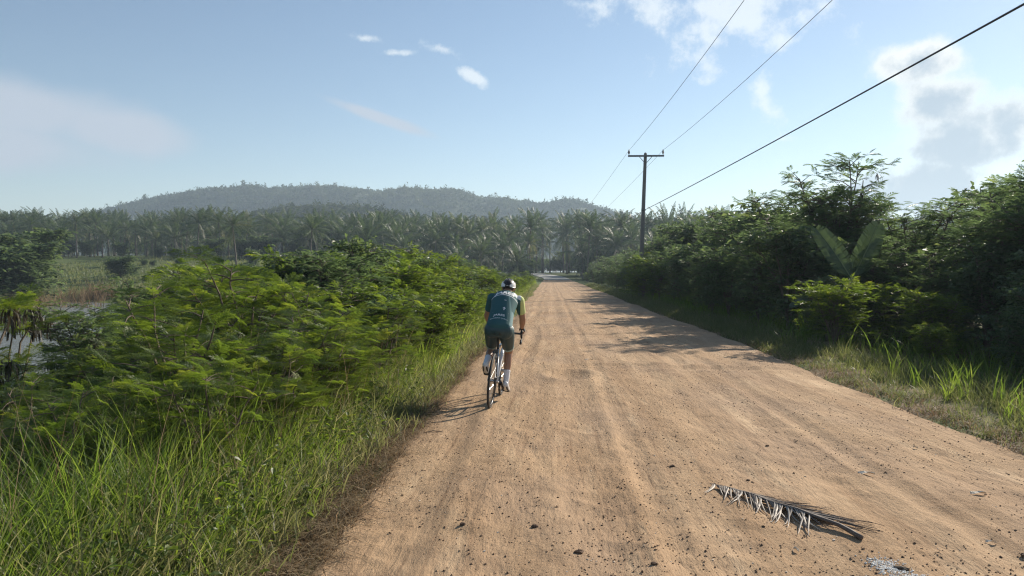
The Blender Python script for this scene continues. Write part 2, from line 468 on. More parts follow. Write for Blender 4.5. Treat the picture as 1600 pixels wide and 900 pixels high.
def road_material():
    m, nt, out = new_mat('laterite_dirt'); N, L = nt.nodes, nt.links
    b = N.new('ShaderNodeBsdfPrincipled'); L.new(b.outputs[0], out.inputs[0]); b.inputs['Roughness'].default_value = .95
    b.inputs['Specular IOR Level'].default_value = .12
    tc = N.new('ShaderNodeTexCoord')

    def mapped(sx, sy):
        mp = N.new('ShaderNodeMapping'); mp.inputs['Scale'].default_value = (sx, sy, 1); L.new(tc.outputs['Object'], mp.inputs[0]); return mp.outputs[0]

    def noise(v, s, d=6, r=.6):
        n = N.new('ShaderNodeTexNoise'); n.inputs['Scale'].default_value = s; n.inputs['Detail'].default_value = d
        n.inputs['Roughness'].default_value = r; L.new(v, n.inputs['Vector']); return n.outputs[0]

    def rng_(v, a, b_, c=0, d=1):
        n = N.new('ShaderNodeMapRange'); L.new(v, n.inputs[0]); n.inputs[1].default_value = a; n.inputs[2].default_value = b_
        n.inputs[3].default_value = c; n.inputs[4].default_value = d; return n.outputs[0]

    def mix(f, a, c2):
        n = N.new('ShaderNodeMix'); n.data_type = 'RGBA'; L.new(f, n.inputs[0])
        L.new(a, n.inputs[6])
        if isinstance(c2, tuple): n.inputs[7].default_value = (*c2, 1)
        else: L.new(c2, n.inputs[7])
        return n.outputs[2]
    obj = tc.outputs['Object']
    cr = N.new('ShaderNodeValToRGB'); e = cr.color_ramp.elements
    e[0].position = .28; e[0].color = (.350, .225, .128, 1); e[1].position = .72; e[1].color = (.500, .348, .212, 1)
    L.new(noise(mapped(1.6, .22), 1.3, 7, .55), cr.inputs[0])
    c = cr.outputs[0]
    c = mix(rng_(noise(mapped(1, .6), .55, 4), .45, .62, 0, .7), c, (.36, .25, .165))      # greyer, damper patches
    c = mix(rng_(noise(mapped(3.5, .35), 1.1, 5), .56, .70, 0, .6), c, (.57, .42, .265))       # pale dust along the tracks
    c = mix(rng_(noise(mapped(11, .28), 1.6, 4, .6), .57, .68, 0, .55), c, (.235, .145, .085))   # thin dark tyre lines
    c = mix(rng_(noise(obj, 2.2, 7, .7), .52, .70, 0, .5), c, (.27, .175, .108))               # damp blotches
    gm = rng_(noise(mapped(1.3, .45), .9, 5, .6), .40, .62, .12, 1)                            # where loose grit has gathered

    def mul(a, b2):
        n = N.new('ShaderNodeMath'); n.operation = 'MULTIPLY'; L.new(a, n.inputs[0]); L.new(b2, n.inputs[1]); return n.outputs[0]
    c = mix(mul(gm, rng_(noise(obj, 62, 5, .8), .55, .72, 0, .8)), c, (.135, .085, .055))             # dark grit
    c = mix(mul(gm, rng_(noise(obj, 23, 6, .8), .62, .70, 0, .85)), c, (.12, .075, .05))
    vo = N.new('ShaderNodeTexVoronoi'); vo.inputs['Scale'].default_value = 46; vo.inputs['Randomness'].default_value = 1
    L.new(obj, vo.inputs['Vector'])
    c = mix(mul(gm, rng_(vo.outputs['Distance'], .08, .17, .8, 0)), c, (.60, .49, .37))               # pale grit
    L.new(c, b.inputs['Base Color'])
    bp = N.new('ShaderNodeBump'); bp.inputs['Strength'].default_value = .8; bp.inputs['Distance'].default_value = .035
    ad = N.new('ShaderNodeMath'); L.new(mul(gm, noise(obj, 21, 9, .78)), ad.inputs[0]); L.new(noise(mapped(5, 1.2), 2.2, 6, .7), ad.inputs[1])
    L.new(ad.outputs[0], bp.inputs['Height']); L.new(bp.outputs[0], b.inputs['Normal'])
    return m


ys_r = [1.5]
while ys_r[-1] < 151.0: ys_r.append(ys_r[-1] + max(.018, .0068 * ys_r[-1]))
ys_r[-1] = 151.0
V, Q = grid_mesh(np.linspace(-2.0, 5.3, 250), np.array(ys_r), road_z)
tag(link('dirt_road', make_mesh('dirt_road', V, Q, road_material(), True)), 'rutted orange dirt road with wheel tracks', None, None, 'structure')
# the same road behind the photographer
V, Q = grid_mesh(np.linspace(-2.0, 5.3, 60), np.linspace(-60, 1.5, 200), lambda x, y: road_z(x, y))
tag(link('dirt_road', make_mesh('dirt_road_back', V, Q, bpy.data.materials['laterite_dirt'], True)), 'rutted orange dirt road behind the viewpoint', None, None, 'structure')


def road_path(t):
    """centre of the concrete road beyond the dirt, t in metres"""
    y = 149 + t; x = 1.55 - .0048 * t * t if t < 60 else 1.55 - .0048 * 3600 - .576 * (t - 60)
    return x, y


pv = []; pq = []
ts = np.arange(0, 76, 2.0)
for k, t in enumerate(ts):
    x0, y0 = road_path(t); x1, y1 = road_path(t + .5)
    d = np.array([x1 - x0, y1 - y0]); d /= np.linalg.norm(d); n = np.array([d[1], -d[0]])
    for s_ in (-2.6, -2.6, 2.6, 2.6):
        top = .09 if len(pv) % 4 in (1, 2) else -.4
        pv.append((x0 + n[0] * s_, y0 + n[1] * s_, float(base_rise(np.array(x0), np.array(y0))) + top))
    if k:
        a = 4 * (k - 1); c_ = 4 * k
        for i in range(3): pq.append((a + i, a + i + 1, c_ + i + 1, c_ + i))
pq.append((0, 3, 2, 1))
tag(link('concrete_road', make_mesh('concrete_road', pv, np.array(pq), P('road_concrete', (.40, .39, .36), .85, vary=.15, vscale=.8))), 'pale concrete road curving left into the palms', None, None, 'structure')


def water_material():
    m, nt, out = new_mat('pond_water'); N, L = nt.nodes, nt.links
    b = N.new('ShaderNodeBsdfPrincipled'); L.new(b.outputs[0], out.inputs[0])
    b.inputs['Base Color'].default_value = (.16, .165, .145, 1); b.inputs['Roughness'].default_value = .16
    b.inputs['IOR'].default_value = 1.33; b.inputs['Specular IOR Level'].default_value = .6
    tc = N.new('ShaderNodeTexCoord'); nz = N.new('ShaderNodeTexNoise'); nz.inputs['Scale'].default_value = 3.0; nz.inputs['Detail'].default_value = 4
    L.new(tc.outputs['Object'], nz.inputs['Vector'])
    bp = N.new('ShaderNodeBump'); bp.inputs['Strength'].default_value = .9; bp.inputs['Distance'].default_value = .10
    L.new(nz.outputs[0], bp.inputs['Height']); L.new(bp.outputs[0], b.inputs['Normal'])
    return m


WATER_Z = -1.42
V, Q = grid_mesh(np.linspace(-97, -7.5, 40), np.linspace(8, 80, 40), lambda x, y: np.full(len(x), WATER_Z))
tag(link('pond', make_mesh('pond', V, Q, water_material(), True)), 'grey pond water left of the road', None, None, 'structure')

# ------------------------------------------------------------------ hills
def profile(pts, D):
    """ridge line: (pixel x, pixel y) read off the photograph -> metres at distance D"""
    a = np.array(pts, float)
    return (a[:, 0] - 859) / FPX * D, (425 - a[:, 1]) / FPX * D + CAM_H


def make_hill(name, label, pts, D, depth, seed, ncrown, crad):
    px_, pz_ = profile(pts, D)

    def hz(x, y):
        warp = 40 * fbm(x / 260, y / 260, seed, 2)
        h = np.interp(x + warp * .15, px_, pz_)
        u = (y - D) / depth
        bell = np.exp(-(u * u) * np.where(u < 0, 1.6, 1.0))
        h = h * bell + 24 * (D / 1500) * fbm(x / (110 * D / 1500), y / (140 * D / 1500), seed + 3, 4) * bell * (1 - .75 * np.exp(-(u * 5) ** 2)) * np.clip(h / 60, 0, 1)
        return np.where(h < 3, -3, h)
    xs_ = np.linspace(px_[0] - 30, px_[-1] + 30, 150); ys_ = np.linspace(D - 1.3 * depth, D + 1.5 * depth, 70)
    V, Q = grid_mesh(xs_, ys_, hz)
    o = link(name, make_mesh(name, V, Q, P(name + '_soil', (.05, .07, .032), .95, vary=.5, vscale=.02), True))
    tag(o, label, None, None, 'structure')
    # the wood on it: ragged crowns of leaf facets that read as one mass
    r = np.random.default_rng(seed)
    n = ncrown
    x = r.uniform(px_[0], px_[-1], n); y = D + depth * np.where(r.random(n) < .3, r.uniform(-.08, .05, n), r.uniform(-.95, .0, n))
    z = hz(x, y); keep = z > 5
    x, y, z = x[keep], y[keep], z[keep]; n = len(x)
    R = crad * r.uniform(.5, 1.0, n) ** 1.0 * (D / 1500) ** .5
    crest = np.abs(y - D) < .09 * depth
    tall = r.random(n) < np.where(crest, .28, .08); R = np.where(tall & crest, R * r.uniform(.5, 1.15, n), R)
    nf = 24
    th = r.uniform(0, 2 * math.pi, (n, nf)); ph = r.uniform(-.35, 1.0, (n, nf)); rr = r.uniform(.45, 1.0, (n, nf))
    cx = x[:, None] + R[:, None] * rr * np.cos(th) * np.sqrt(1 - np.clip(ph, -1, 1) ** 2) * np.where(tall, .45, 1.)[:, None]
    cy_ = y[:, None] + R[:, None] * rr * np.sin(th) * np.sqrt(1 - np.clip(ph, -1, 1) ** 2)
    cz = z[:, None] + R[:, None] * (.4 + .85 * ph * rr * np.where(tall, 2.4, 1.)[:, None])
    C = np.stack([cx, cy_, cz], -1).reshape(-1, 3)
    s_ = np.repeat(R * .42, nf)[:, None, None]
    T_ = C[:, None, :] + r.normal(0, .62, (len(C), 3, 3)) * s_
    tint = np.repeat(np.clip(r.normal(.4, .2, n) + 1.1 * fbm(x / (60 * D / 800), y / (60 * D / 800), seed + 9, 3), 0, 1), nf * 3)
    me = make_mesh(name + '_wood', T_.reshape(-1, 3), np.arange(len(C) * 3).reshape(-1, 3), M['hilltree'], False, {'tint': tint})
    tag(link('wooded_slope', me), label + ', the woodland covering it', 'woodland', None, 'stuff')
    return hz


MAIN = [(60, 352), (110, 338), (160, 329), (200, 319), (250, 308), (300, 303), (340, 300), (370, 295), (392, 291), (412, 295), (440, 298), (475, 294),
        (520, 294), (560, 298), (600, 301), (640, 299), (690, 298), (715, 299), (740, 307), (760, 314), (790, 320), (820, 326), (850, 331),
        (875, 326), (893, 324), (915, 330), (940, 338), (970, 347), (1010, 358), (1060, 372), (1120, 400)]
hz_main = make_hill('hill', 'long wooded hill on the skyline', [(a, b + (3 if a < 780 else -6)) for a, b in MAIN], 800, 200, 101, 9000, 5.5)
NEARH = [(330, 364), (380, 346), (420, 335), (460, 329), (510, 327), (560, 329), (600, 336), (640, 345), (690, 357), (740, 380)]
make_hill('hill', 'low green hill in front of the long hill', NEARH, 420, 85, 131, 3000, 5)
RIGHTH = [(960, 356), (1040, 352), (1120, 350), (1250, 352), (1400, 356), (1600, 352), (1800, 356), (2000, 365)]
make_hill('hill', 'low wooded rise far behind the right thicket', RIGHTH, 520, 90, 171, 2000, 8)


# lone trees standing proud of the ridge
def ridge_tree(px, h, label, seed):
    D = 800; x = (px - 859) / FPX * D; y = D + 0.0
    z = float(hz_main(np.array([x]), np.array([y]))[0]) - 1
    r = np.random.default_rng(seed)
    t = thing('ridge_tree', (x, y, z), label, 'tree')
    m = MB(); m.tube([(0, 0, 0), (.4, 0, h * .4), (.1, 0, h * .8)], [.4, .3, .2], 6)
    for a in (0, 2.1, 4.2): m.tube([(.2, 0, h * .5), (1.3 * math.cos(a), 1.3 * math.sin(a), h * .75)], [.2, .1], 5)
    m.build('trunk', M['bark'], t)
    n = 150; d = r.normal(0, 1, (n, 3)); d /= np.linalg.norm(d, axis=1)[:, None]
    C = d * r.uniform(.4, 1, (n, 1)) * np.array([.36, .36, .24]) * h + np.array([0, 0, h * .82])
    T_ = C[:, None, :] + r.normal(0, .32, (n, 3, 3))
    link('crown', make_mesh('crown', T_.reshape(-1, 3), np.arange(n * 3).reshape(-1, 3), M['hilltree'], False, {'tint': np.full(n * 3, .35)}), t)


ridge_tree(625, 11, 'lone round-headed tree highest on the hill skyline', 5)
ridge_tree(528, 7, 'tiny lone tree on the skyline left of the round-headed one', 6)
ridge_tree(430, 8, 'small tree beside the summit on the hill skyline', 7)


# ------------------------------------------------------------------ plant builders
def rot_from(d, up=(0, 0, 1)):
    """matrices whose Y axis is d and whose Z axis is near up, for arrays of directions"""
    d = d / (np.linalg.norm(d, axis=1)[:, None] + 1e-9)
    up = np.broadcast_to(np.asarray(up, float), d.shape)
    xax = np.cross(d, up); xax /= np.linalg.norm(xax, axis=1)[:, None] + 1e-9
    zax = np.cross(xax, d)
    return np.stack([xax, d, zax], -1)


def scatter_template(tv, tq, pos, mats, scale):
    """copies of a template (tv, tq) at pos with rotation matrices"""
    n, k = len(pos), len(tv)
    Vv = np.einsum('nij,kj->nki', mats, tv) * np.asarray(scale)[:, None, None] + pos[:, None, :]
    Qq = tq[None] + (np.arange(n) * k)[:, None, None]
    return Vv.reshape(-1, 3), Qq.reshape(-1, tq.shape[1])


def bipinnate(hi, seed):
    """one feathery twice-pinnate leaf of unit length along +Y, drooping"""
    r = np.random.default_rng(seed); v = []; q = []; t3 = []

    def quad(a, b, c, d):
        k = len(v); v.extend([a, b, c, d]); q.append((k, k + 1, k + 2, k + 3))

    def rach(t): return np.array([0, t * (1 - .10 * t * t), .10 * t - .34 * t * t])
    ts_ = np.linspace(0, 1, 4)
    for a, b in zip(ts_[:-1], ts_[1:]):
        A, B = rach(a), rach(b); w = np.array([.008, 0, 0]); quad(A - w, A + w, B + w, B - w)
    npair = 8
    for i in range(npair):
        t = .22 + .78 * i / (npair - 1); base = rach(t)
        Lp = .46 * (1 - .45 * abs(t - .55)) * r.uniform(.9, 1.1)
        for s in (-1, 1):
            ang = rad(r.uniform(52, 66) - 18 * t)
            d = np.array([s * math.sin(ang), math.cos(ang), 0.12 + r.uniform(-.1, .1)]); d /= np.linalg.norm(d)
            pw = np.array([-s * d[1], s * d[0], 0]); pw /= np.linalg.norm(pw)

            def pp(u): return base + d * Lp * u + np.array([0, 0, -.16 * u * u * Lp * 2])
            if hi:
                nl = 11
                for j in range(nl):
                    u = .1 + .9 * j / (nl - 1); c0 = pp(u); ll = .080 * (1 - .4 * abs(u - .45)) * r.uniform(.85, 1.1)
                    for s2 in (-1, 1):
                        dd = d * .38 + pw * s2 * .92; e = c0 + dd * ll + np.array([0, 0, .018 * r.normal()])
                        wv = d * .0105
                        k = len(v); v.extend([c0 - wv * .9, c0 + wv * .9, e]); t3.append((k, k + 1, k + 2))
                a, b = pp(0), pp(1); w = pw * .004; quad(a - w, a + w, b + w * .5, b - w * .5)
            else:
                w0 = .034
                a, mmid, b = pp(.02), pp(.55), pp(1)
                quad(a, mmid - pw * w0 * 1.15, b, mmid + pw * w0 * 1.15)
    return np.array(v), np.array(q), np.array(t3).reshape(-1, 3)


HI = [bipinnate(True, 1), bipinnate(True, 2)]
LO = [bipinnate(False, 1), bipinnate(False, 2)]


def broad_leaf():
    v = np.array([(0, 0, 0), (-.22, .38, .05), (0, .40, -.03), (.22, .38, .05), (0, 1, -.22), (-.16, .72, -.02), (.16, .72, -.02), (0, .72, -.09)], float)
    q = np.array([(0, 2, 1, 1), (0, 3, 2, 2)])
    return v, np.array([(0, 0, 2, 1), (0, 3, 2, 2)])[:, :], None


BV = np.array([(0, 0, 0), (-.24, .40, .06), (0, .42, -.03), (.24, .40, .06), (-.17, .75, -.02), (0, .76, -.10), (.17, .75, -.02), (0, 1.0, -.24)], float)
BT = np.array([(0, 2, 1), (0, 3, 2), (1, 2, 5), (1, 5, 4), (2, 3, 6), (2, 6, 5), (4, 5, 7), (5, 6, 7)])


def grow(H, R, nstem, nbr, r, bushy=.25):
    """arching stems and side branches: returns list of polylines with base radius and the list of leaf nodes (pos, dir, age)"""
    lines = []; nodes = []
    for s in range(nstem):
        th = 2 * math.pi * (s + r.uniform(-.3, .3)) / nstem
        reach = R * r.uniform(.15, .62); h = H * r.uniform(.72, 1.0) * (1.0 if s else 1.0)
        n = 9; t = np.linspace(0, 1, n)
        wob = np.cumsum(r.normal(0, .035 * R, (n, 2)), axis=0)
        pts = np.stack([reach * t ** 1.5 * math.cos(th) + wob[:, 0] * t, reach * t ** 1.5 * math.sin(th) + wob[:, 1] * t, h * t ** .9], -1)
        lines.append((pts, .011 + .0075 * H))
        for b in range(nbr):
            u = bushy * .5 + (1 - bushy * .5) * r.random() ** .75
            u = min(u, .97)
            i = int(u * (n - 1)); p0 = pts[i] + (pts[min(i + 1, n - 1)] - pts[i]) * (u * (n - 1) - i)
            phi = r.uniform(0, 2 * math.pi); Lb = R * r.uniform(.35, .85) * (1.15 - .65 * u)
            el_ = r.uniform(.15, .9)
            d = np.array([math.cos(phi), math.sin(phi), el_]); d /= np.linalg.norm(d)
            tt = np.linspace(0, 1, 5)
            bp = p0 + d * Lb * tt[:, None] + np.stack([0 * tt, 0 * tt, -.28 * Lb * tt ** 2], -1) + r.normal(0, .02 * Lb, (5, 3)) * tt[:, None]
            lines.append((bp, .005 + .002 * H))
            for k in range(5):
                uu = r.uniform(.35, 1.0); j = min(int(uu * 4), 3); pos = bp[j] + (bp[j + 1] - bp[j]) * (uu * 4 - j)
                nodes.append((pos, phi + r.choice((-1, 1)) * r.uniform(.3, 1.3), uu))
            nodes.append((bp[-1], phi, 1.3))
        for k in range(7):
            nodes.append((pts[-1] - (pts[-1] - pts[-2]) * r.uniform(0, 1.2), r.uniform(0, 6.28), 1.35))
    return lines, nodes


def feather_plant(H, R, nstem, nbr, seed, hi=False, leaf=.28, pods=0):
    r = np.random.default_rng(seed)
    lines, nodes = grow(H, R, nstem, nbr, r)
    st = MB()
    for pts, r0 in lines: st.tube(pts, np.linspace(r0, r0 * .25, len(pts)), 5 if hi else 4, False)
    pos = np.array([n_[0] for n_ in nodes]); yaw = np.array([n_[1] for n_ in nodes]); age = np.array([n_[2] for n_ in nodes])
    el_ = r.uniform(-.15, .75, len(pos)) + .25 * (age > 1.2)
    d = np.stack([np.cos(yaw) * np.cos(el_), np.sin(yaw) * np.cos(el_), np.sin(el_)], -1)
    mats = rot_from(d, np.array([0, 0, 1.0]) + r.normal(0, .25, d.shape))
    sc = leaf * r.uniform(.65, 1.2, len(pos))
    lm = MB(); tp = HI if hi else LO
    which = r.integers(0, 2, len(pos))
    tint = np.clip(.30 + .16 * r.normal(size=len(pos)) + .28 * (age > 1.2) * (r.random(len(pos)) < .6), 0, 1)
    for w in (0, 1):
        k = which == w
        v, q = scatter_template(tp[w][0], tp[w][1], pos[k], mats[k], sc[k])
        nv = len(tp[w][0]); t3 = tp[w][2]
        tt = (t3[None] + (np.arange(len(v) // nv) * nv)[:, None, None]).reshape(-1, 3) if len(t3) else None
        lm.add(v, q, tt, np.repeat(tint[k], nv))
    pm = None
    if pods:
        pm = MB(); idx = r.choice(np.where(age > 1.2)[0], pods)
        for i in idx:
            for k in range(r.integers(8, 18)):
                a = r.uniform(0, 6.28); o_ = pos[i] + r.normal(0, .03, 3); Lp = r.uniform(.10, .17)
                out = np.array([math.cos(a), math.sin(a), 0]) * r.uniform(.02, .09); sd = np.array([-math.sin(a), math.cos(a), 0]) * .011
                e = o_ + out + np.array([0, 0, -Lp]); m_ = o_ + out * .8 + np.array([0, 0, -Lp * .45])
                pm.add([o_ - sd * .3, o_ + sd * .3, m_ + sd, m_ - sd, e + sd * .6, e - sd * .6], [(0, 1, 2, 3), (3, 2, 4, 5)], None, r.uniform(.1, .8))
    return st, lm, pm


def broad_plant(H, R, nstem, nbr, seed, leaf=.13, per=3):
    r = np.random.default_rng(seed)
    lines, nodes = grow(H, R, nstem, nbr, r)
    st = MB()
    for pts, r0 in lines: st.tube(pts, np.linspace(r0, r0 * .25, len(pts)), 4, False)
    pos = np.repeat(np.array([n_[0] for n_ in nodes]), per, axis=0); n = len(pos)
    pos = pos + r.normal(0, .09 * R * .6, pos.shape)
    yaw = r.uniform(0, 6.28, n); el_ = r.uniform(-.5, .5, n)
    d = np.stack([np.cos(yaw) * np.cos(el_), np.sin(yaw) * np.cos(el_), np.sin(el_)], -1)
    mats = rot_from(d, np.array([0, 0, 1.0]) + r.normal(0, .35, d.shape))
    v, q = scatter_template(BV, BT, pos, mats, leaf * r.uniform(.6, 1.25, n))
    lm = MB(); lm.add(v, None, q, np.repeat(np.clip(.4 + .2 * r.normal(size=n), 0, 1), len(BV)))
    return st, lm, None


LIB = {}


def lib(kind, H, parts, leafmat):
    st, lm, pm = parts
    allz = np.vstack(lm.v)[:, 2]
    LIB.setdefault(kind, []).append((float(np.percentile(allz, 99.5)), st.mesh('stem', M['bark']), lm.mesh('foliage', M[leafmat]), pm.mesh('seed_pods', M['pod']) if pm else None))


for k in range(3): lib('near', 1.6, feather_plant(1.7, .95, 6, 9, 200 + k, True, .21), 'feather')
for k in range(5): lib('mid', 2.4, feather_plant(2.4, 1.35, 9, 19, 300 + k, False, .235), 'feather')
for k in range(4): lib('tree', 4.4, feather_plant(4.4, 2.1, 9, 40, 400 + k, False, .28, pods=14), 'feather_dark')
for k in range(3): lib('broad', 2.6, broad_plant(2.6, 1.5, 7, 16, 500 + k, .15, 4), 'broad')
lib('podtree', 2.2, feather_plant(2.3, 1.1, 4, 8, 601, True, .26, pods=26), 'feather')
lib('farbush', 4.0, broad_plant(4.0, 2.3, 9, 26, 520, .34, 3), 'broad')


def plant(kind, name, x, y, h, label, cat, group=None, var=None, wide=1.0, rng=RNG, sink=.04):
    lst = LIB[kind]; H0, st, fo, pd = lst[int(rng.integers(len(lst))) if var is None else var % len(lst)]
    s = h / H0
    t = thing(name, (x, y, gz(x, y) - sink), label, cat, group, rz=float(rng.uniform(0, 6.28)))
    t.scale = (s * wide, s * wide, s)
    link('stem', st, t); link('foliage', fo, t)
    if pd: link('seed_pods', pd, t)['kind'] = 'stuff'
    return t


def spaced(cands, mind):
    out = []
    for c in cands:
        if all((c[0] - o[0]) ** 2 + (c[1] - o[1]) ** 2 > (mind(c) if callable(mind) else mind) ** 2 for o in out[-400:]): out.append(c)
    return out


# ------------------------------------------------------------------ left thicket
SIL_L = [(-400, 620), (-60, 600), (0, 590), (60, 585), (95, 570), (125, 520), (150, 470), (200, 446), (250, 452), (290, 436), (330, 405), (365, 385), (420, 380), (480, 366), (540, 372), (600, 368), (650, 376), (690, 398),
         (740, 412), (775, 425), (800, 418), (840, 428), (858, 430)]
SLX, SLY = zip(*SIL_L)
r = np.random.default_rng(31)
c = []
for k in range(6000):
    y = 2.6 + 115 * r.random() ** 2.0
    xl = -2.15 - 10 * r.random() ** 1.35 * (1.0 if y < 40 else .8)
    if y < 9 and xl < -7: continue
    c.append((xl, y))
pts = spaced(c, lambda c_: .58 + .030 * c_[1])
nL = 0
for x, y in pts:
    px, py = proj(x, y, 1.0)
    if px < -260: continue
    if math.hypot(x, y) < 5.4: continue
    g = gz(x, y)
    lim = np.interp(px, SLX, SLY)
    # tallest this plant may stand so the skyline stays where the photograph has it
    hmax = CAM_H + (425 - lim) / FPX * y - g
    h = min(3.5, hmax * r.uniform(.50, 1.06))
    if x > -3.4: h = min(h, r.uniform(.6, 1.1) + .75 * max(0, -2.0 - x) + .006 * y)
    if h < .40 and px < 150: continue
    if h < .55: h = r.uniform(.45, .7)
    near = y < 11.5
    sz = 'low' if h < 1.1 else ('tall' if h > 2.2 else 'waist-high' if h < 1.5 else 'man-high')
    if px < 150: wh = 'on the bank before the grey pond at the left edge'
    elif px < 330: wh = 'on the bank between the pond and the foreground grass' if y < 14 else 'below the green meadow left of the thicket'
    elif y < 6.5: wh = 'among the grass blades of the nearest left foreground'
    elif y < 11: wh = 'beside the dirt edge behind the foreground grass' if x > -3.4 else 'behind the foreground grass, back from the road'
    elif y < 18: wh = 'close to the road at the left of the cyclist' if x > -4 else 'in the heart of the thicket left of the cyclist'
    elif y < 32: wh = 'by the road just ahead of the cyclist' if x > -5 else 'on the skyline of the left thicket against the palms'
    elif y < 60: wh = 'on the left verge well ahead of the cyclist'
    else: wh = 'small with distance where the left verge meets the palms'
    lab, grp = sz + ' feathery green shrub ' + wh, 'shrubs ' + wh
    kd = r.random()
    if not near and kd < .16: plant('broad', 'leafy_shrub', x, y, h * .95, lab.replace('feathery green', 'broad-leaved dark'), 'shrub', grp, rng=r, wide=r.uniform(.9, 1.2)); continue
    if not near and kd < .34 and h > 1.6: plant('tree', 'feathery_shrub', x, y, h * 1.05, lab.replace('feathery green', 'deep green feathery'), 'shrub', grp, rng=r, wide=r.uniform(.9, 1.2)); continue
    plant('near' if near else 'mid', 'feathery_shrub', x, y, h, lab, 'shrub', grp, rng=r, wide=r.uniform(.95, 1.25))
    nL += 1
# a ragged front row of young shrubs leaning out of the grass towards the road
for x, y, h in ((-2.35, 6.3, .95), (-2.75, 7.1, 1.15), (-2.25, 7.9, .9), (-2.6, 8.7, 1.2), (-2.3, 9.9, 1.05), (-3.1, 6.2, 1.1), (-2.5, 11.2, 1.2), (-3.3, 5.4, .95), (-2.2, 13.0, 1.1), (-3.0, 4.9, .7), (-3.9, 5.2, .85), (-3.5, 4.4, .6), (-2.9, 5.7, .8), (-4.6, 5.9, .95), (-2.5, 5.3, .6), (-4.2, 4.3, .7)):
    plant('near', 'feathery_shrub', x, y, h, ('small feathery sapling among the tall blades of the nearest grass' if y < 5.8 else 'young feathery shrub leaning from the grass beside the bicycle shadow' if y < 9 else 'young feathery shrub in the grass level with the cyclist'), 'shrub', 'young shrubs in the roadside grass', rng=r, wide=r.uniform(1.0, 1.3))
# individuals that stand out
plant('podtree', 'podded_shrub', -6.75, 8.0, 2.75, 'shrub with dark drooping seed pods at the left edge before the pond', 'shrub', rng=r, wide=1.1)
plant('podtree', 'podded_shrub', -7.3, 9.6, 2.55, 'leaning podded shrub with bare twigs against the pond water', 'shrub', rng=r)
plant('mid', 'feathery_shrub', -6.4, 19.5, 3.1, 'tallest yellow-tipped shrub of the left thicket, rising against the palms', 'shrub', rng=r)

# ------------------------------------------------------------------ right thicket
SIL_R = [(880, 432), (905, 424), (940, 408), (975, 396), (1010, 384), (1030, 362), (1060, 352), (1100, 345), (1140, 330), (1170, 302), (1210, 290), (1250, 280), (1290, 296), (1320, 335), (1350, 345), (1390, 326),
         (1440, 322), (1480, 318), (1520, 300), (1560, 275), (1600, 240), (1700, 200), (2200, 150)]
SRX, SRY = zip(*SIL_R)


def foot_r(y): return float(np.interp(y, [0, 9, 11.6, 14, 16.7, 22, 40, 140], [9.2, 8.4, 7.4, 6.3, 5.7, 5.8, 5.7, 5.6]))


r = np.random.default_rng(47)
c = []
for k in range(6000):
    y = 6 + 125 * r.random() ** 1.7
    x = foot_r(y) + .4 + (10.0 if y < 60 else 6) * r.random() ** 1.1
    c.append((x, y))
pts = spaced(c, lambda c_: 1.15 + .022 * c_[1])
BAN = (7.75, 19.6)
nR = 0
for x, y in pts:
    px, py = proj(x, y, 1.0)
    if px > 1950: continue
    g = gz(x, y)
    # keep the line of sight to the banana plant open
    if y < BAN[1] + .6 and y > 9 and abs(x / y - BAN[0] / BAN[1]) < .10: hcap = 1.7
    else: hcap = 9
    lim = np.interp(px, SRX, SRY)
    hmax = CAM_H + (425 - lim) / FPX * y - g
    inset = x - foot_r(y)
    h = min(5.2, hmax * r.uniform(.62, 1.04), .9 + 1.05 * inset + (1.0 if y > 17 else 0), hcap)
    L0 = (x - 5.6) / math.sin(rad(SUN_AZ)); y0 = y - L0 * math.cos(rad(SUN_AZ))
    if 6 < y0 < 14.5: h = min(h, max(.7, L0 * math.tan(rad(SUN_EL)) * .92))
    if h < .7: h = r.uniform(.6, .9)
    if h < 1.9: kind, nm = ('mid' if r.random() < .7 else 'broad'), 'low_shrub'
    else: kind, nm = ('tree' if r.random() < .72 else 'broad'), 'thicket_tree'
    lk = {'mid': 'feathery', 'tree': 'feathery', 'broad': 'broad-leaved'}[kind]
    if px > 1500: wh = 'at the right edge of the frame'
    elif px > 1380: wh = 'between the banana plant and the right edge'
    elif px > 1240: wh = 'in front of the banana plant' if y < BAN[1] else 'behind the banana plant'
    elif px > 1130: wh = 'under the tallest treetop left of the banana plant'
    elif px > 1040: wh = 'midway from banana plant to utility pole'
    elif px > 985: wh = 'just right of the utility pole'
    else: wh = 'along the far verge left of the utility pole'
    lab = ('low ' if nm == 'low_shrub' else 'dark ' if kind == 'broad' else 'backlit ') + lk + (' shrub ' if nm == 'low_shrub' else ' tree ') + wh + (', close to the road' if inset < 2 else ', deep inside' if inset > 5 else '')
    grp = ('low shrubs ' if nm == 'low_shrub' else 'thicket trees ') + wh
    plant(kind, nm, x, y, h, lab, 'shrub' if nm == 'low_shrub' else 'tree', grp, rng=r, wide=r.uniform(.9, 1.2))
    nR += 1
for x, y, h in ((5.75, 46.5, 2.5), (6.5, 47.5, 2.9), (5.5, 44.0, 2.0), (6.2, 42.5, 2.4)):
    plant('mid', 'feathery_shrub', x, y, h, 'green shrub hiding the foot of the utility pole', 'shrub', 'shrubs around the foot of the pole', rng=r, wide=1.25)
plant('tree', 'thicket_tree', 9.4, 24.5, 5.6, 'tallest tree of the right thicket, its ragged top left of the banana plant', 'tree', rng=r, var=1, wide=.95)
plant('tree', 'thicket_tree', 10.9, 16.6, 4.35, 'tall tree with drooping pods cut by the right edge of the frame', 'tree', rng=r, var=2, wide=.9)


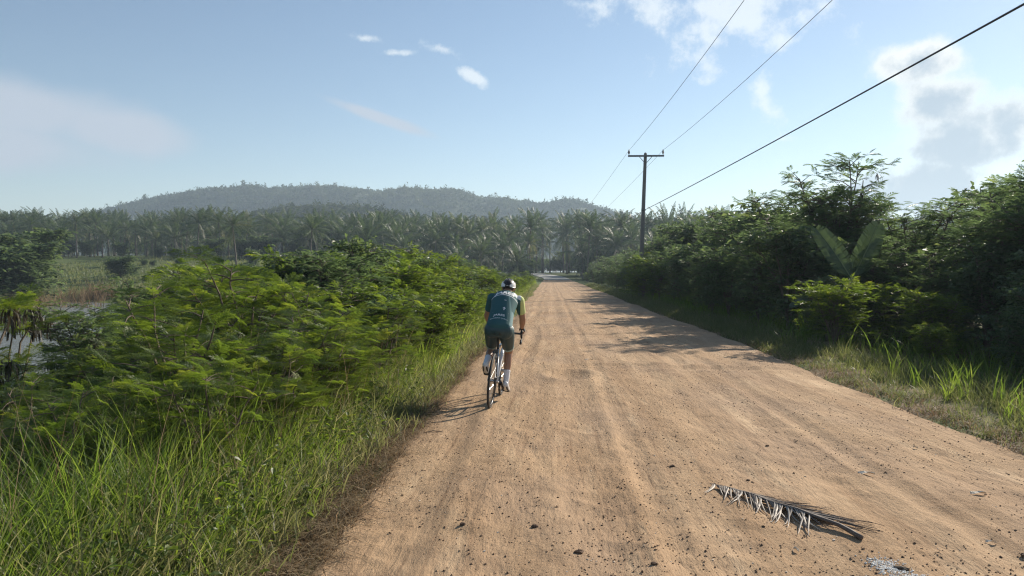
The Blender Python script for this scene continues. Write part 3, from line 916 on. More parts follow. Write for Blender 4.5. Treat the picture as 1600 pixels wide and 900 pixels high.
# ------------------------------------------------------------------ banana plant
def banana_leaf_mesh(L, W, droop, seed, torn=.4):
    r = np.random.default_rng(seed); n = 22; m = MB()
    t = np.linspace(0, 1, n); 
    mid = np.stack([0 * t, L * (t - .12 * droop * t * t), L * (.05 * t - droop * .55 * t ** 2.2)], -1)
    w = W * np.minimum(1, 1.9 * np.sqrt(np.clip((t - .03) * 1.4, 0, 1))) * np.sqrt(np.clip(1 - ((t - .45) / .56).clip(0) ** 2.6, 0, 1))
    for s in (-1, 1):
        rows = []
        for i in range(n):
            a = mid[i]; rows.append([a, a + np.array([s * w[i] * .55, .02 * L, .10 * w[i]]), a + np.array([s * w[i], .05 * L, .05 * w[i] + r.normal(0, .012)])])
        for i in range(n - 1):
            a, b = rows[i], rows[i + 1]
            cut = r.random() < torn          # split between the veins
            b2 = [b[0], b[1] - (b[1] - a[1]) * (.10 if cut else 0), b[2] - (b[2] - a[2]) * (.35 if cut else 0)]
            m.add(a + b2, [(0, 1, 4, 3), (1, 2, 5, 4)], None, np.clip(.45 + .1 * r.normal(), 0, 1))
    rb = MB(); rb.tube(mid, np.linspace(.022, .005, n), 5)
    return m, rb


ban = thing('banana_plant', (BAN[0], BAN[1], gz(*BAN) - .05), 'banana plant with two big upright leaves rising from the right thicket', 'banana plant')
m = MB(); m.tube([(0, 0, 0), (.02, 0, .6), (.0, 0, 1.2), (.03, 0, 1.85)], [.13, .12, .10, .07], 12); m.build('stem', P('banana_stem', (.14, .15, .06), .6, vary=.3), ban, True)
for k, (yaw, pitch, L, W, dr, roll) in enumerate(((100, 70, 1.70, .31, .26, 0), (52, 60, 1.85, .31, .22, 10), (165, 30, 1.25, .24, .65, 10), (20, 15, 1.0, .22, .8, 0), (190, 10, 1.6, .26, .7, 0), (-60, 20, 1.1, .2, .9, 0), (140, 45, 1.2, .22, .5, 0), (200, 28, 1.4, .22, .6, 0), (-20, 35, 1.1, .2, .7, 0))):
    lm, rb = banana_leaf_mesh(L, W, dr, 60 + k)
    lf = lm.build('leaf', M['banana'], ban); mr = rb.build('midrib', P('banana_midrib', (.16, .19, .07), .5), lf)
    # yaw measured in the picture plane side: 0 = right, 90 = away, 180 = left
    up = {0: (-.42, .30, .86), 1: (.50, .25, .83)}.get(k)
    d = np.array([up if up else (math.cos(rad(yaw)), math.sin(rad(yaw)) * .6, math.sin(rad(pitch)))], float)
    # the broad face of an upright leaf looks along the road
    upv = np.array([[.1, -1.0, .25]]) if up else np.array([[0, -.2, 1.0]])
    R_ = rot_from(d, upv)[0]
    lf.matrix_local = Matrix.Translation((.02, 0, 1.75 if k < 2 else 1.6 - .08 * k)) @ Matrix(R_.tolist()).to_4x4()

# ------------------------------------------------------------------ coconut palms
def palm_meshes(H, seed, nf=24, dead=2):
    r = np.random.default_rng(seed)
    tr = MB(); n = 12; t = np.linspace(0, 1, n); lean = r.normal(0, .06 * H, 2)
    pts = np.stack([lean[0] * t ** 1.6, lean[1] * t ** 1.6, H * t], -1)
    tr.tube(pts, .17 - .07 * t + .08 * np.exp(-t * 14), 9)
    top = pts[-1]; lf = MB()
    for k in range(nf):
        u = k / nf; az_ = k * 2.39996 + r.uniform(-.2, .2)
        isdead = k >= nf - dead
        el_ = rad(82 - 118 * u ** 1.05 + r.uniform(-8, 8)) if not isdead else rad(r.uniform(-75, -60))
        L = r.uniform(3.4, 4.4) * (.7 + .3 * min(1, u * 4)); m_ = 9; s = np.linspace(0, 1, m_)
        # rachis bends down under its own weight
        angs = el_ - rad(48 if not isdead else 10) * s ** 1.5
        dr = np.concatenate([[0], np.cumsum(np.cos(angs[:-1]))]) * L / (m_ - 1); dz = np.concatenate([[0], np.cumsum(np.sin(angs[:-1]))]) * L / (m_ - 1)
        cs, sn = math.cos(az_), math.sin(az_)
        rp = np.stack([dr * cs, dr * sn, dz], -1) + top
        lf.tube(rp, np.linspace(.035, .008, m_), 3, False, .75)
        side = np.array([-sn, cs, 0]); tint = np.clip(r.normal(.42, .14), 0, 1)
        nl = 30
        sl = .10 + .90 * np.arange(nl) / (nl - 1)
        P0 = np.stack([np.interp(sl, s, rp[:, i]) for i in range(3)], -1)
        D_ = np.stack([np.interp(sl, s, np.gradient(rp[:, i])) for i in range(3)], -1); D_ /= np.linalg.norm(D_, axis=1)[:, None]
        ll = .85 * np.sin(np.clip(sl, 0, 1) * math.pi * .80 + .42).clip(.25, 1)
        for sd in (-1, 1):
            dirv = D_ * .55 + side * sd * .80 + r.normal(0, .10, (nl, 3)); dirv /= np.linalg.norm(dirv, axis=1)[:, None]
            a = P0; b = P0 + dirv * (ll * .5)[:, None] + np.array([0, 0, -.10]) * ll[:, None]
            e = P0 + dirv * (ll * .85)[:, None] + np.array([0, 0, -.46]) * ll[:, None]
            wv = D_ * .035
            Vv = np.stack([a - wv * .6, a + wv * .6, b + wv, b - wv, e], 1).reshape(-1, 3)
            i0 = np.arange(nl)[:, None] * 5
            lf.add(Vv, np.hstack([i0, i0 + 1, i0 + 2, i0 + 3]), np.hstack([i0 + 3, i0 + 2, i0 + 4]), 1.0 if isdead and r.random() < .5 else tint)
    return tr.mesh('trunk', M['palmbark'], True), lf.mesh('crown', M['palmleaf']), H


PALMS = [palm_meshes(H, 700 + k) for k, H in enumerate((5.0, 6.6, 9.0, 4.2, 8.0, 3.2))]


def palm(x, y, h, label, group=None, var=None, rng=None):
    tr, cr, H = PALMS[int(rng.integers(len(PALMS))) if var is None else var]
    t = thing('coconut_palm', (x, y, gz(x, y) - .1), label, 'palm tree', group, rz=float(rng.uniform(0, 6.28)))
    t.scale = (1, 1, 1); s = h / (H + 2.6); t.scale = (min(max(s, .9), 1.25), min(max(s, .9), 1.25), s)
    link('trunk', tr, t); link('crown', cr, t)


SIL_P = [(-300, 330), (0, 334), (130, 336), (250, 338), (330, 334), (450, 336), (600, 340), (700, 345), (800, 343), (900, 342), (980, 342), (1050, 338), (1200, 338), (1700, 330)]
SPX, SPY = zip(*SIL_P)
r = np.random.default_rng(77); c = []
for k in range(9000):
    y = 146 + 95 * r.random() ** 1.4; x = r.uniform(-150, 75)
    tpath = y - 149
    if 0 <= tpath < 76 and abs(x - road_path(tpath)[0]) < 4.2: continue
    if y < 152 and -3 < x < 6: continue
    c.append((x, y))
pts = spaced(c, lambda c_: 4.6 + .05 * (c_[1] - 146))
pts.sort(key=lambda p_: p_[1])
nP = 0
for x, y in pts:
    px, py = proj(x, y, 5)
    if px < -60 or px > 1230 or nP >= 296: continue
    g = gz(x, y); lim = np.interp(px, SPX, SPY) - 7
    h = (CAM_H + (425 - lim) / FPX * y - g) * r.uniform(.72, 1.10)
    wh = next(t_ for lim_, t_ in ((80, 'behind the shaggy tree at the left edge'), (250, 'beyond the open meadow'), (370, 'around the tall forward palm'), (500, "below the hill's summit"),
              (600, 'below the low green hill'), (720, 'below the lone round-headed tree on the ridge'), (850, 'left of the far road bend'), (985, 'between the road bend and the pole'), (9999, 'right of the utility pole')) if px < lim_)
    rw = 'front-row' if y < 158 else 'middle-row' if y < 185 else 'back-row'
    lab, grp = rw + ' coconut palm of the plantation ' + wh, rw + ' palms ' + wh
    palm(x, y, max(5.5, min(h, 17)), lab, grp, rng=r); nP += 1
r2 = np.random.default_rng(79)
for x, y, h in ((-33, 132, 9.5), (-29, 138, 10.5), (-25.5, 128, 8.6), (-21, 136, 10.4), (-18, 141, 9.2), (-12.5, 134, 9.8), (-9.0, 142, 11.0), (-6.2, 138, 7.6), (9.0, 143, 10.5), (12.0, 136, 9.4), (15.5, 141, 11.2), (19, 134, 9.6), (24, 139, 10.4), (29, 130, 9.6), (35, 140, 11)):
    palm(x, y, h * r2.uniform(.9, 1.08), 'forward coconut palm just left of the far road bend' if x < 0 else 'forward coconut palm just right of the far road bend', 'forward palms left of the bend' if x < 0 else 'forward palms right of the bend', rng=r2)
palm(-44.5, 104, 9.6, 'single tall coconut palm standing forward of the plantation on the left', rng=r, var=2)
palm(-38.5, 118, 9.2, 'shaggy palm with hanging fronds right of the tall forward palm', rng=r, var=4)
palm(-15.5, 122, 6.6, 'short palm with a drooping yellow frond in front of the plantation', rng=r, var=5)

# dark understorey below the palms
r = np.random.default_rng(83)
for k in range(215):
    y = r.uniform(140, 152) if k < 50 else (r.uniform(185, 245) if k < 120 else r.uniform(228, 250) if k < 170 else r.uniform(156, 180)); x = r.uniform(-125, 60) * (1 if k < 50 else 1.3) if k < 120 else r.uniform(-45, 30) if k < 170 else (r.uniform(7, 42) if k % 3 else r.uniform(-60, -12))
    if (y < 160 and -5 < x < 6.5) or proj(x, y, 2)[0] > 1150 or (160 < y < 226 and abs(x - road_path(y - 149)[0]) < 6): continue
    plant('farbush', 'understorey_bush', x, y, r.uniform(2.2, 4.4) * (1 if k < 50 else 1.7), 'dark bush growing in the shade under the plantation palms', 'bush', 'dark bushes under the palms', rng=r, wide=r.uniform(.9, 1.5))
# bushes in the meadow and on its edges
for x, y, h, w, lab in ((-58.0, 98, 3.2, 1.35, 'broad dark bush standing alone in the green meadow'),
                        (-52.5, 112, 3.0, .62, 'small pointed bush in the meadow right of the broad dark one'),
                        (-47.0, 116, 3.4, .7, 'narrow dark bush under the tall forward palm'),
                        (-52.0, 70, 6.6, 1.3, 'big shaggy tree cut by the left edge of the frame'),
                        (-55.5, 76, 7.4, 1.2, 'second shaggy tree behind the one cut by the left edge'),
                        (-44.0, 96, 1.8, 1.6, 'low bush in the middle of the meadow'),
                        (-36.5, 92, 2.6, 1.5, 'rounded bush at the right end of the meadow'),
                        (-30.0, 88, 3.2, 1.4, 'olive bush between meadow and left thicket'),
                        (-24.0, 96, 4.0, 1.3, 'tall bush behind the left thicket before the palms'),
                        (-17.0, 104, 4.2, 1.3, 'bushy tree left of the cyclist before the palms')):
    plant('farbush', 'meadow_bush', x, y, h, lab, 'bush', rng=r, wide=w)


for k in range(22):
    y = r.uniform(82, 128); x = -y * r.uniform(.33, .62)
    plant('farbush', 'scrub_bush', x, y, r.uniform(.8, 2.0), 'low scrubby bush scattered over the green meadow', 'bush', 'low scrub in the meadow', rng=r, wide=r.uniform(1.0, 1.7))


# ------------------------------------------------------------------ grass (nobody could count it)
def blades(x, y, z, h, w, lean, tint, r, droop=.5, segs=4):
    n = len(x); az_ = r.uniform(0, 2 * math.pi, n)
    s = np.linspace(0, 1, segs + 1)[None, :]
    out = (lean * h)[:, None] * s ** 1.8
    zz = h[:, None] * (s - droop * .45 * (lean[:, None]) * s ** 2.4)
    cx = x[:, None] + out * np.cos(az_)[:, None]; cyy = y[:, None] + out * np.sin(az_)[:, None]; cz = z[:, None] + zz
    fa = r.uniform(0, 2 * math.pi, n)
    wx = (w * np.cos(fa))[:, None] * (1 - s ** 2.2) * .5; wy = (w * np.sin(fa))[:, None] * (1 - s ** 2.2) * .5
    A = np.stack([cx - wx, cyy - wy, cz], -1); B = np.stack([cx + wx, cyy + wy, cz], -1)
    V = np.stack([A, B], 2).reshape(n, -1, 3); k = V.shape[1]
    i = (np.arange(n) * k)[:, None] + (np.arange(segs) * 2)[None, :]
    Q = np.stack([i, i + 1, i + 3, i + 2], -1).reshape(-1, 4)
    return V.reshape(-1, 3), Q, np.repeat(tint, k)


def tufts(n_tuft, per, fx, hr, wr, lr, tr_, spread, seed, name, mat, label, droop=.5, segs=3, zoff=-.02):
    r = np.random.default_rng(seed)
    tx, ty, hs = fx(r, n_tuft); n_tuft = len(tx)
    x = np.repeat(tx, per) + r.normal(0, spread, n_tuft * per); y = np.repeat(ty, per) + r.normal(0, spread, n_tuft * per)
    h = np.repeat(hs * r.uniform(*hr, n_tuft), per) * r.uniform(.45, 1.1, n_tuft * per)
    z = ground_z(x, y) + zoff
    tint = np.clip(np.repeat(r.uniform(*tr_, n_tuft), per) + r.normal(0, .10, n_tuft * per), 0, 1)
    V, Q, T = blades(x, y, z, h, r.uniform(*wr, n_tuft * per), r.uniform(*lr, n_tuft * per), tint, r, droop, segs)
    o = link(name, make_mesh(name, V, Q, M[mat], False, {'tint': T}))
    return tag(o, label, 'grass', None, 'stuff')


def f_left(r, n):      # tall grass of the left foreground
    y = 2.0 + 12 * r.random(n) ** 1.3; x = -1.78 - 2.9 * r.random(n) ** .9
    k = (np.hypot(x, y) > 2.3)
    x, y = x[k], y[k]
    hs = .38 + .42 * sstep(-1.6, -2.7, x); hs = hs * (1 - .25 * sstep(3.0, 5.0, -x))
    pn = fbm(x / 1.1, y / 1.1, 55, 2); k = pn + .5 * r.random(len(x)) > .0
    return x[k], y[k], (hs * (1 + .7 * pn))[k]


tufts(3000, 13, f_left, (.6, 1.15), (.006, .014), (.15, .75), (.15, .75), .07, 901, 'tall_grass', 'grass', 'tall lush grass filling the left foreground verge')


def f_left_edge(r, n):
    y = 2.5 + 90 * r.random(n) ** 1.8; x = road_edge_l(y) - .12 - .16 * sstep(9, 5, y) - (.35 + .012 * y) * np.abs(r.normal(0, .8, n))
    return x, y, .35 + 1.1 * sstep(.15, 1.3, ROAD_L - x) + .002 * y


tufts(3600, 11, f_left_edge, (.35, .75), (.006, .014), (.2, .9), (.25, .95), .07, 902, 'verge_grass', 'verge', 'yellow-green grass along the left edge of the dirt road')


def f_left_mid(r, n):
    y = 11 + 95 * r.random(n) ** 1.5; x = -1.9 - (1.3 + .012 * y) * r.random(n)
    return x, y, .42 + .40 * r.random(len(x)) + .003 * y


tufts(2600, 9, f_left_mid, (.6, 1.1), (.010, .022), (.15, .6), (.3, .9), .10, 903, 'verge_grass', 'grass', 'grass belt running away beside the road behind the cyclist', segs=3)


def f_right(r, n):
    y = 6.5 + 90 * r.random(n) ** 2.0; w = np.array([max(.5, foot_r(v) - 4.6) for v in y])
    x = road_edge_r(y) + .08 + w * r.random(n) ** 1.1
    return x, y, .17 + .24 * sstep(0, 1.6, x - road_edge_r(y)) * (1 - .35 * sstep(15, 20, y)) + .15 * sstep(15, 20, y)


tufts(4200, 11, f_right, (.5, 1.1), (.006, .014), (.2, .9), (.2, .8), .075, 904, 'verge_grass', 'verge', 'tufted grass on the sunlit right verge below the thicket')


def f_right_tall(r, n):
    y = r.uniform(7.5, 12.5, n); x = road_edge_r(y) + r.uniform(.7, 2.4, n); return x, y, np.full(n, 1.0)


tufts(34, 10, f_right_tall, (.35, .60), (.012, .022), (.2, .5), (.3, .6), .06, 905, 'tall_grass', 'grass', 'taller bright blades standing up from the right verge')


def f_dry(r, n):
    y = 2.6 + 24 * r.random(n) ** 1.7; x = road_edge_l(y) - .00 - .50 * np.abs(r.normal(0, .75, n)); return x, y, np.full(len(x), 1.0)


tufts(3200, 8, f_dry, (.10, .30), (.004, .009), (.9, 2.6), (.0, 1.0), .09, 906, 'dry_grass', 'drygrass', 'brown flattened dry grass and litter at the left road edge', droop=1.1, segs=3, zoff=.0)


def f_dry_r(r, n):
    y = 6.5 + 40 * r.random(n) ** 1.8; x = road_edge_r(y) + .05 + .3 * np.abs(r.normal(0, .75, n)); return x, y, np.full(len(x), 1.0)


tufts(800, 7, f_dry_r, (.08, .26), (.004, .009), (.7, 2.2), (.0, 1.0), .09, 907, 'dry_grass', 'drygrass', 'dry brown grass fringe at the right road edge', droop=1.0, segs=3, zoff=.0)


def f_dry_stalk(r, n):
    y = 3 + 30 * r.random(n) ** 1.3; x = -1.9 - 1.8 * r.random(n); return x, y, np.full(len(x), 1.0)


tufts(420, 4, f_dry_stalk, (.7, 1.25), (.003, .006), (.1, .6), (.3, 1.0), .06, 908, 'dry_stalks', 'drygrass', 'thin straw-coloured stalks among the left grass')


def f_meadow(r, n):
    y = 70 + 82 * r.random(n); x = -8 - 75 * r.random(n); k = ground_z(x, y) > WATER_Z + .12
    return x[k], y[k], np.full(int(k.sum()), 1.0)


tufts(5200, 6, f_meadow, (.3, .8), (.05, .10), (.2, .8), (.2, .8), .35, 909, 'meadow_grass', 'verge', 'rough meadow grass between the pond and the palms', segs=2)


def f_reed(r, n):
    t_ = r.integers(0, 26, n); rr = np.random.default_rng(5); cx = -14 - 40 * rr.random(26); cyy = 62 + 16 * rr.random(26)
    x = cx[t_] + r.normal(0, 1.4, n); y = cyy[t_] + r.normal(0, 1.0, n); return x, y, np.full(n, 1.0)


tufts(900, 8, f_reed, (1.0, 2.4), (.03, .06), (.15, .7), (.1, .9), .25, 910, 'dry_reeds', 'drygrass', 'brown dry reeds at the far bank of the pond', segs=3)


def f_under(r, n):
    a = r.random(n) < .5
    y = 3 + 60 * r.random(n) ** 1.6
    x = np.where(a, -2.6 - 8 * r.random(n), np.interp(y, [0, 11.6, 16.7, 60], [8.4, 7.0, 5.4, 5.4]) + 9 * r.random(n))
    k = ground_z(x, y) > WATER_Z + .05
    return x[k], y[k], np.full(int(k.sum()), 1.0)


tufts(4600, 6, f_under, (.4, .95), (.012, .03), (.2, .9), (.05, .5), .12, 911, 'undergrowth', 'grass', 'rank grass growing under the shrubs on both sides', segs=3)


# leafy weeds low in the left foreground
def weeds():
    r = np.random.default_rng(921); n = 620
    y = 3.2 + 7 * r.random(n) ** 1.4; x = -1.75 - 2.2 * r.random(n)
    per = 26
    X = np.repeat(x, per) + r.normal(0, .10, n * per); Y = np.repeat(y, per) + r.normal(0, .10, n * per)
    Zb = ground_z(X, Y) + np.repeat(r.uniform(.08, .5, n), per) * r.random(n * per)
    yaw = r.uniform(0, 6.28, n * per); el_ = r.uniform(-.3, .7, n * per)
    d = np.stack([np.cos(yaw) * np.cos(el_), np.sin(yaw) * np.cos(el_), np.sin(el_)], -1)
    v, q = scatter_template(BV, BT, np.stack([X, Y, Zb], -1), rot_from(d, np.array([0, 0, 1.0]) + r.normal(0, .3, d.shape)), r.uniform(.03, .085, n * per))
    tag(link('leafy_weeds', make_mesh('leafy_weeds', v, q, M['feather'], False, {'tint': np.repeat(np.clip(r.normal(.45, .2, n * per), 0, 1), len(BV))})), 'small leafy weeds among the left foreground grass', 'weeds', None, 'stuff')


weeds()


# ------------------------------------------------------------------ air
def haze():
    m, nt, out = new_mat('haze_air')
    pv_ = nt.nodes.new('ShaderNodeVolumePrincipled')
    pv_.inputs['Color'].default_value = (.66, .83, 1.0, 1); pv_.inputs['Density'].default_value = HAZE
    pv_.inputs['Anisotropy'].default_value = .22
    nt.links.new(pv_.outputs[0], out.inputs['Volume'])
    b = MB(); b.box((0, 0, 60.0), (8600, 8600, 130)); o = b.build('haze', m)
    tag(o, 'thin bright haze filling the air over the whole place', 'haze', None, 'stuff')


HAZE = 0.00050
haze()
#SECTION3
# ------------------------------------------------------------------ utility pole and wires
POLE = (6.0, 50.0)
pz = gz(*POLE)
pole = thing('utility_pole', (POLE[0], POLE[1], pz), 'grey concrete utility pole with a crossarm behind the right thicket', 'utility pole')
PH = 9.45 - pz
LEAN = .035
m = MB()
for k in range(1):
    hs = np.linspace(-.3, PH, 12); w = .15 - .055 * (hs / PH)
    ring = []
    for z_, w_ in zip(hs, w):
        b = w_ * .28
        ring.append([(sx * (w_ - (b if c2 else 0)) + LEAN * z_, sy * (w_ - (0 if c2 else b)), z_) for sx, sy, c2 in ((1, 1, 0), (1, 1, 1), (-1, 1, 1), (-1, 1, 0), (-1, -1, 0), (-1, -1, 1), (1, -1, 1), (1, -1, 0))])
    ring = np.array(ring)[:, [0, 7, 6, 5, 4, 3, 2, 1], :]
    V = ring.reshape(-1, 3); i = np.arange(11)[:, None] * 8; j = np.arange(8)[None, :]
    Q = np.stack([i + j, i + (j + 1) % 8, i + 8 + (j + 1) % 8, i + 8 + j], -1).reshape(-1, 4)
    m.add(V, Q); m.add(V[-8:].mean(0)[None], None, None)
    top = np.arange(8) + 88; m.t.append(np.stack([top, (np.arange(8) + 1) % 8 + 88, np.full(8, 96)], -1))
m.build('shaft', M['concrete'], pole)
m = MB(); m.ball((LEAN * PH, 0, PH + .03), (.10, .10, .10)); m.build('cap', M['concrete'], pole, True)
tx = LEAN * PH
m = MB(); m.box((tx + .02, -.15, PH - .12), (2.36, .10, .11)); arm = m.build('crossarm', M['steel'], pole)
for s in (-1, 1):
    m = MB(); m.tube([(tx + s * .42, -.13, PH - .16), (tx + s * .08, -.12, PH - .55)], .022, 6); m.build('brace', M['steel'], arm)
    m = MB(); px_ = tx + .02 + s * 1.12
    m.tube([(px_, -.15, PH - .06), (px_, -.15, PH + .06)], .022, 6)
    for z_, r_ in ((.05, .06), (.12, .075), (.19, .06)): m.ball((px_, -.15, PH + z_), (r_, r_, .05), 10, 6)
    m.ball((px_, -.15, PH + .25), (.035, .035, .06), 8, 6)
    m.build('insulator', M['porcelain'], arm, True)
CZ = 5.75 - pz
m = MB(); m.tube([(LEAN * CZ - .16, -.16, CZ), (LEAN * CZ + .16, -.16, CZ)], .03, 6); m.ball((LEAN * CZ + .05, -.19, CZ), .05, 8, 6); m.build('cable_clamp', M['steel'], pole)


def wire(p_far, p_pole, p_near, sag1, sag2, r_, label):
    def span(a, b, sag, n):
        t = np.linspace(0, 1, n); a = np.array(a); b = np.array(b)
        return a + (b - a) * t[:, None] + np.stack([0 * t, 0 * t, -4 * sag * t * (1 - t)], -1)
    pts_ = np.vstack([span(p_far, p_pole, sag1, 24)[:-1], span(p_pole, p_near, sag2, 40)])
    m = MB(); m.tube(pts_, r_, 5); tag(m.build('overhead_wire', M['wire']), label, 'wire', 'overhead wires on the utility pole')


z0 = pz
for s, far_dx, nm in ((-1, 0, 'thin overhead wire from the left insulator of the pole'), (1, 0, 'thin overhead wire from the right insulator of the pole')):
    ax = POLE[0] + tx + .02 + s * 1.12; az_ = z0 + PH + .25
    wire((ax - 3.5, 172, 9.3), (ax, 49.85, az_), (ax + .1 + (.2 if s < 0 else .6), -6, az_ + .1), .8, .55, .009, nm)
cx_ = POLE[0] + LEAN * CZ + .05
wire((cx_ - 4.2, 172, 6.2), (cx_, 49.76, z0 + CZ), (cx_ + .1, -6, 5.15), .6, .12, .017, 'thick black overhead cable hanging below the thin wires')

# ------------------------------------------------------------------ bicycle
BX, BY, HEAD, TILT = -.735, 9.15, rad(-4.0), rad(5.0)


def ride(o):
    o.location = (BX, BY, float(road_z(np.array([BX]), np.array([BY]))[0]) - .004); o.rotation_mode = 'ZYX'
    o.rotation_mode = 'XYZ'
    o.rotation_euler = (Matrix.Rotation(HEAD, 3, 'Z') @ Matrix.Rotation(TILT, 3, 'Y')).to_euler('XYZ')


MW = P('white_frame_paint', (.72, .73, .74), .25, coat=.5)
MK = P('black_rubber', (.018, .018, .018), .75, bump=.2, bscale=200)
MC = P('black_carbon', (.02, .02, .022), .35)
MS = P('bare_steel', (.45, .45, .46), .3, .9)
MD = P('dark_steel', (.10, .10, .10), .4, .8)
bike = thing('road_bicycle', (0, 0, 0), 'white road bicycle with black wheels ridden away along the dirt road', 'bicycle')
ride(bike)
RA, FA, BB = np.array((0, 0, .34)), np.array((0, .985, .34)), np.array((0, .405, .27))
SC, SP, SAD = np.array((0, .262, .74)), np.array((0, .205, .93)), np.array((0, .195, .955))
HT, HB = np.array((0, .79, .80)), np.array((0, .832, .655))
m = MB()
for a, b, r0, r1 in ((BB, SC, .018, .016), (BB + (0, .01, .01), HB + (0, 0, .02), .022, .019), (SC + (0, .005, -.02), HT + (0, .005, -.03), .016, .017), (HT, HB, .021, .022)):
    m.tube(np.linspace(a, b, 4), np.linspace(r0, r1, 4), 10)
for s in (-1, 1):
    m.tube([SC + (s * .012, 0, -.03), (s * .045, .06, .46), RA + (s * .062, 0, 0)], [.009, .008, .007], 8)
    m.tube([BB + (s * .02, -.01, 0), (s * .05, .20, .30), RA + (s * .062, 0, 0)], [.011, .009, .008], 8)
m.ball(BB, (.045, .024, .024), 12, 8)
m.build('frame', MW, bike, True)
m = MB()
for s in (-1, 1): m.tube([HB + (s * .012, .005, -.01), (s * .042, .865, .56), (s * .05, .93, .44), FA + (s * .05, 0, 0)], [.015, .014, .011, .009], 8)
m.ball(HB + (0, .004, -.012), (.035, .026, .02), 10, 6)
m.build('fork', MW, bike, True)
for ctr in (RA, FA):
    w = MB()
    for sx in (-.010, .010):
        pass
    w.torus(ctr, .300, .0135, 48, 8); w.torus(ctr, .312, .012, 48, 6)
    wh = w.build('wheel', MC, bike, True)
    t = MB(); t.torus(ctr, .3275, .0135, 56, 10); t.build('tyre', MK, wh, True)
    h = MB(); h.tube([ctr + (-.055, 0, 0), ctr + (-.03, 0, 0), ctr + (.03, 0, 0), ctr + (.055, 0, 0)], [.012, .019, .019, .012], 12); h.build('hub', MS, wh, True)
    sp = MB()
    for k in range(24):
        a = k * 2 * math.pi / 24; s = 1 if k % 2 else -1
        sp.tube([ctr + (s * .03, .02 * math.cos(a + .9), .02 * math.sin(a + .9)), ctr + (0, .295 * math.cos(a), .295 * math.sin(a))], .0013, 4, False)
    so = sp.build('spokes', MS, wh); so['kind'] = 'stuff'
m = MB()
for k, rr in enumerate((.052, .047, .042, .037, .032, .028)): m.tube([RA + (.022 + k * .0042, 0, 0), RA + (.0245 + k * .0042, 0, 0)], rr, 20)
m.build('cassette', MD, bike)
m = MB(); m.torus(BB + (.045, 0, 0), .088, .005, 32, 6); m.torus(BB + (.038, 0, 0), .066, .004, 28, 6)
for k in range(5):
    a = k * 1.2566 + .4; m.tube([BB + (.045, 0, 0), BB + (.045, .086 * math.cos(a), .086 * math.sin(a))], .006, 5)
m.build('chainring', MD, bike)
PR, PL = np.array((.115, .405 + .122, .27 - .122)), np.array((-.115, .405 - .118, .27 + .118))
for pd, s in ((PR, 1), (PL, -1)):
    m = MB(); m.tube([BB + (s * .06, 0, 0), np.array((s * .075, pd[1], pd[2]))], [.014, .011], 8); cr_ = m.build('crank', MC, bike, True)
    m = MB(); m.box(pd, (.085, .062, .014)); m.tube([(s * .07, pd[1], pd[2]), pd], .007, 6); m.build('pedal', MC, cr_)
m = MB()
for zt in (1, -1): m.tube([RA + (.036, 0, zt * .040), BB + (.045, 0, zt * .088)], .0045, 5)
m.build('chain', MD, bike)
m = MB(); m.box((.036, .02, .20), (.012, .018, .11)); m.torus((.036, .03, .245), .022, .004, 14, 5); m.torus((.036, .035, .165), .022, .004, 14, 5); m.box((.04, .005, .285), (.02, .035, .045)); m.build('rear_derailleur', MD, bike)
m = MB(); m.tube([SC + (0, .01, -.06), SP], .0138, 10); m.build('seatpost', MC, bike, True)
# saddle: wide wings behind, narrow nose in front
m = MB(); n = 12; t = np.linspace(0, 1, n); wd = np.interp(t, [0, .12, .3, .55, .8, 1], [.03, .068, .062, .034, .020, .012]); rows = []
for i in range(n):
    y_ = SAD[1] - .115 + .265 * t[i]; z_ = SAD[2] + .012 * math.cos(t[i] * 3) - .006
    rows.append([(u * wd[i], y_, z_ - .030 * abs(u) ** 2.5 - (0 if k_ == 0 else .022)) for k_ in (0, 1) for u in (np.linspace(-1, 1, 7) if k_ == 0 else np.linspace(1, -1, 7))])
V = np.array(rows).reshape(-1, 3); i = np.arange(n - 1)[:, None] * 14; j = np.arange(14)[None, :]
m.add(V, np.stack([i + j, i + (j + 1) % 14, i + 14 + (j + 1) % 14, i + 14 + j], -1).reshape(-1, 4))
for e in (0, (n - 1) * 14): m.q.append(np.array([(e + a, e + a + 1, e + 12 - a, e + 13 - a) for a in range(6)]))
m.tube([(0, SAD[1] - .09, SAD[2] - .035), (0, SAD[1] + .02, SAD[2] - .045), (0, SAD[1] + .12, SAD[2] - .02)], .006, 6)
m.build('saddle', MC, bike, True)
m = MB(); m.tube([HT + (0, -.002, .02), HT + (0, -.006, .06)], .017, 10); m.tube([HT + (0, -.004, .045), (0, .892, .868)], [.016, .017], 10); m.build('stem', MC, bike, True)
m = MB(); m.tube([(-.20, .90, .87), (-.06, .892, .868), (.06, .892, .868), (.20, .90, .87)], .0145, 10); bar = m.build('handlebar', MC, bike, True)
for s in (-1, 1):
    m = MB(); m.tube([(s * .195, .90, .87), (s * .208, .935, .868), (s * .21, .975, .855), (s * .212, .995, .815), (s * .213, .985, .775), (s * .214, .955, .748), (s * .215, .90, .738)], .0155, 10); m.build('drop', MK, bar, True)
    m = MB(); m.tube([(s * .209, .955, .872), (s * .209, .995, .885), (s * .209, 1.02, .915)], [.017, .018, .014], 10); hd = m.build('brake_hood', MK, bar, True)
    m = MB(); m.tube([(s * .209, 1.025, .895), (s * .212, 1.035, .845), (s * .214, 1.015, .79)], [.008, .009, .007], 6); m.build('brake_lever', MS, hd, True)
m = MB(); m.box((0, .075, .695), (.05, .03, .05)); m.tube([(-.03, .06, .70), (-.028, .03, .655)], .008, 5); m.tube([(.03, .06, .70), (.028, .03, .655)], .008, 5); m.build('rear_brake', MD, bike)

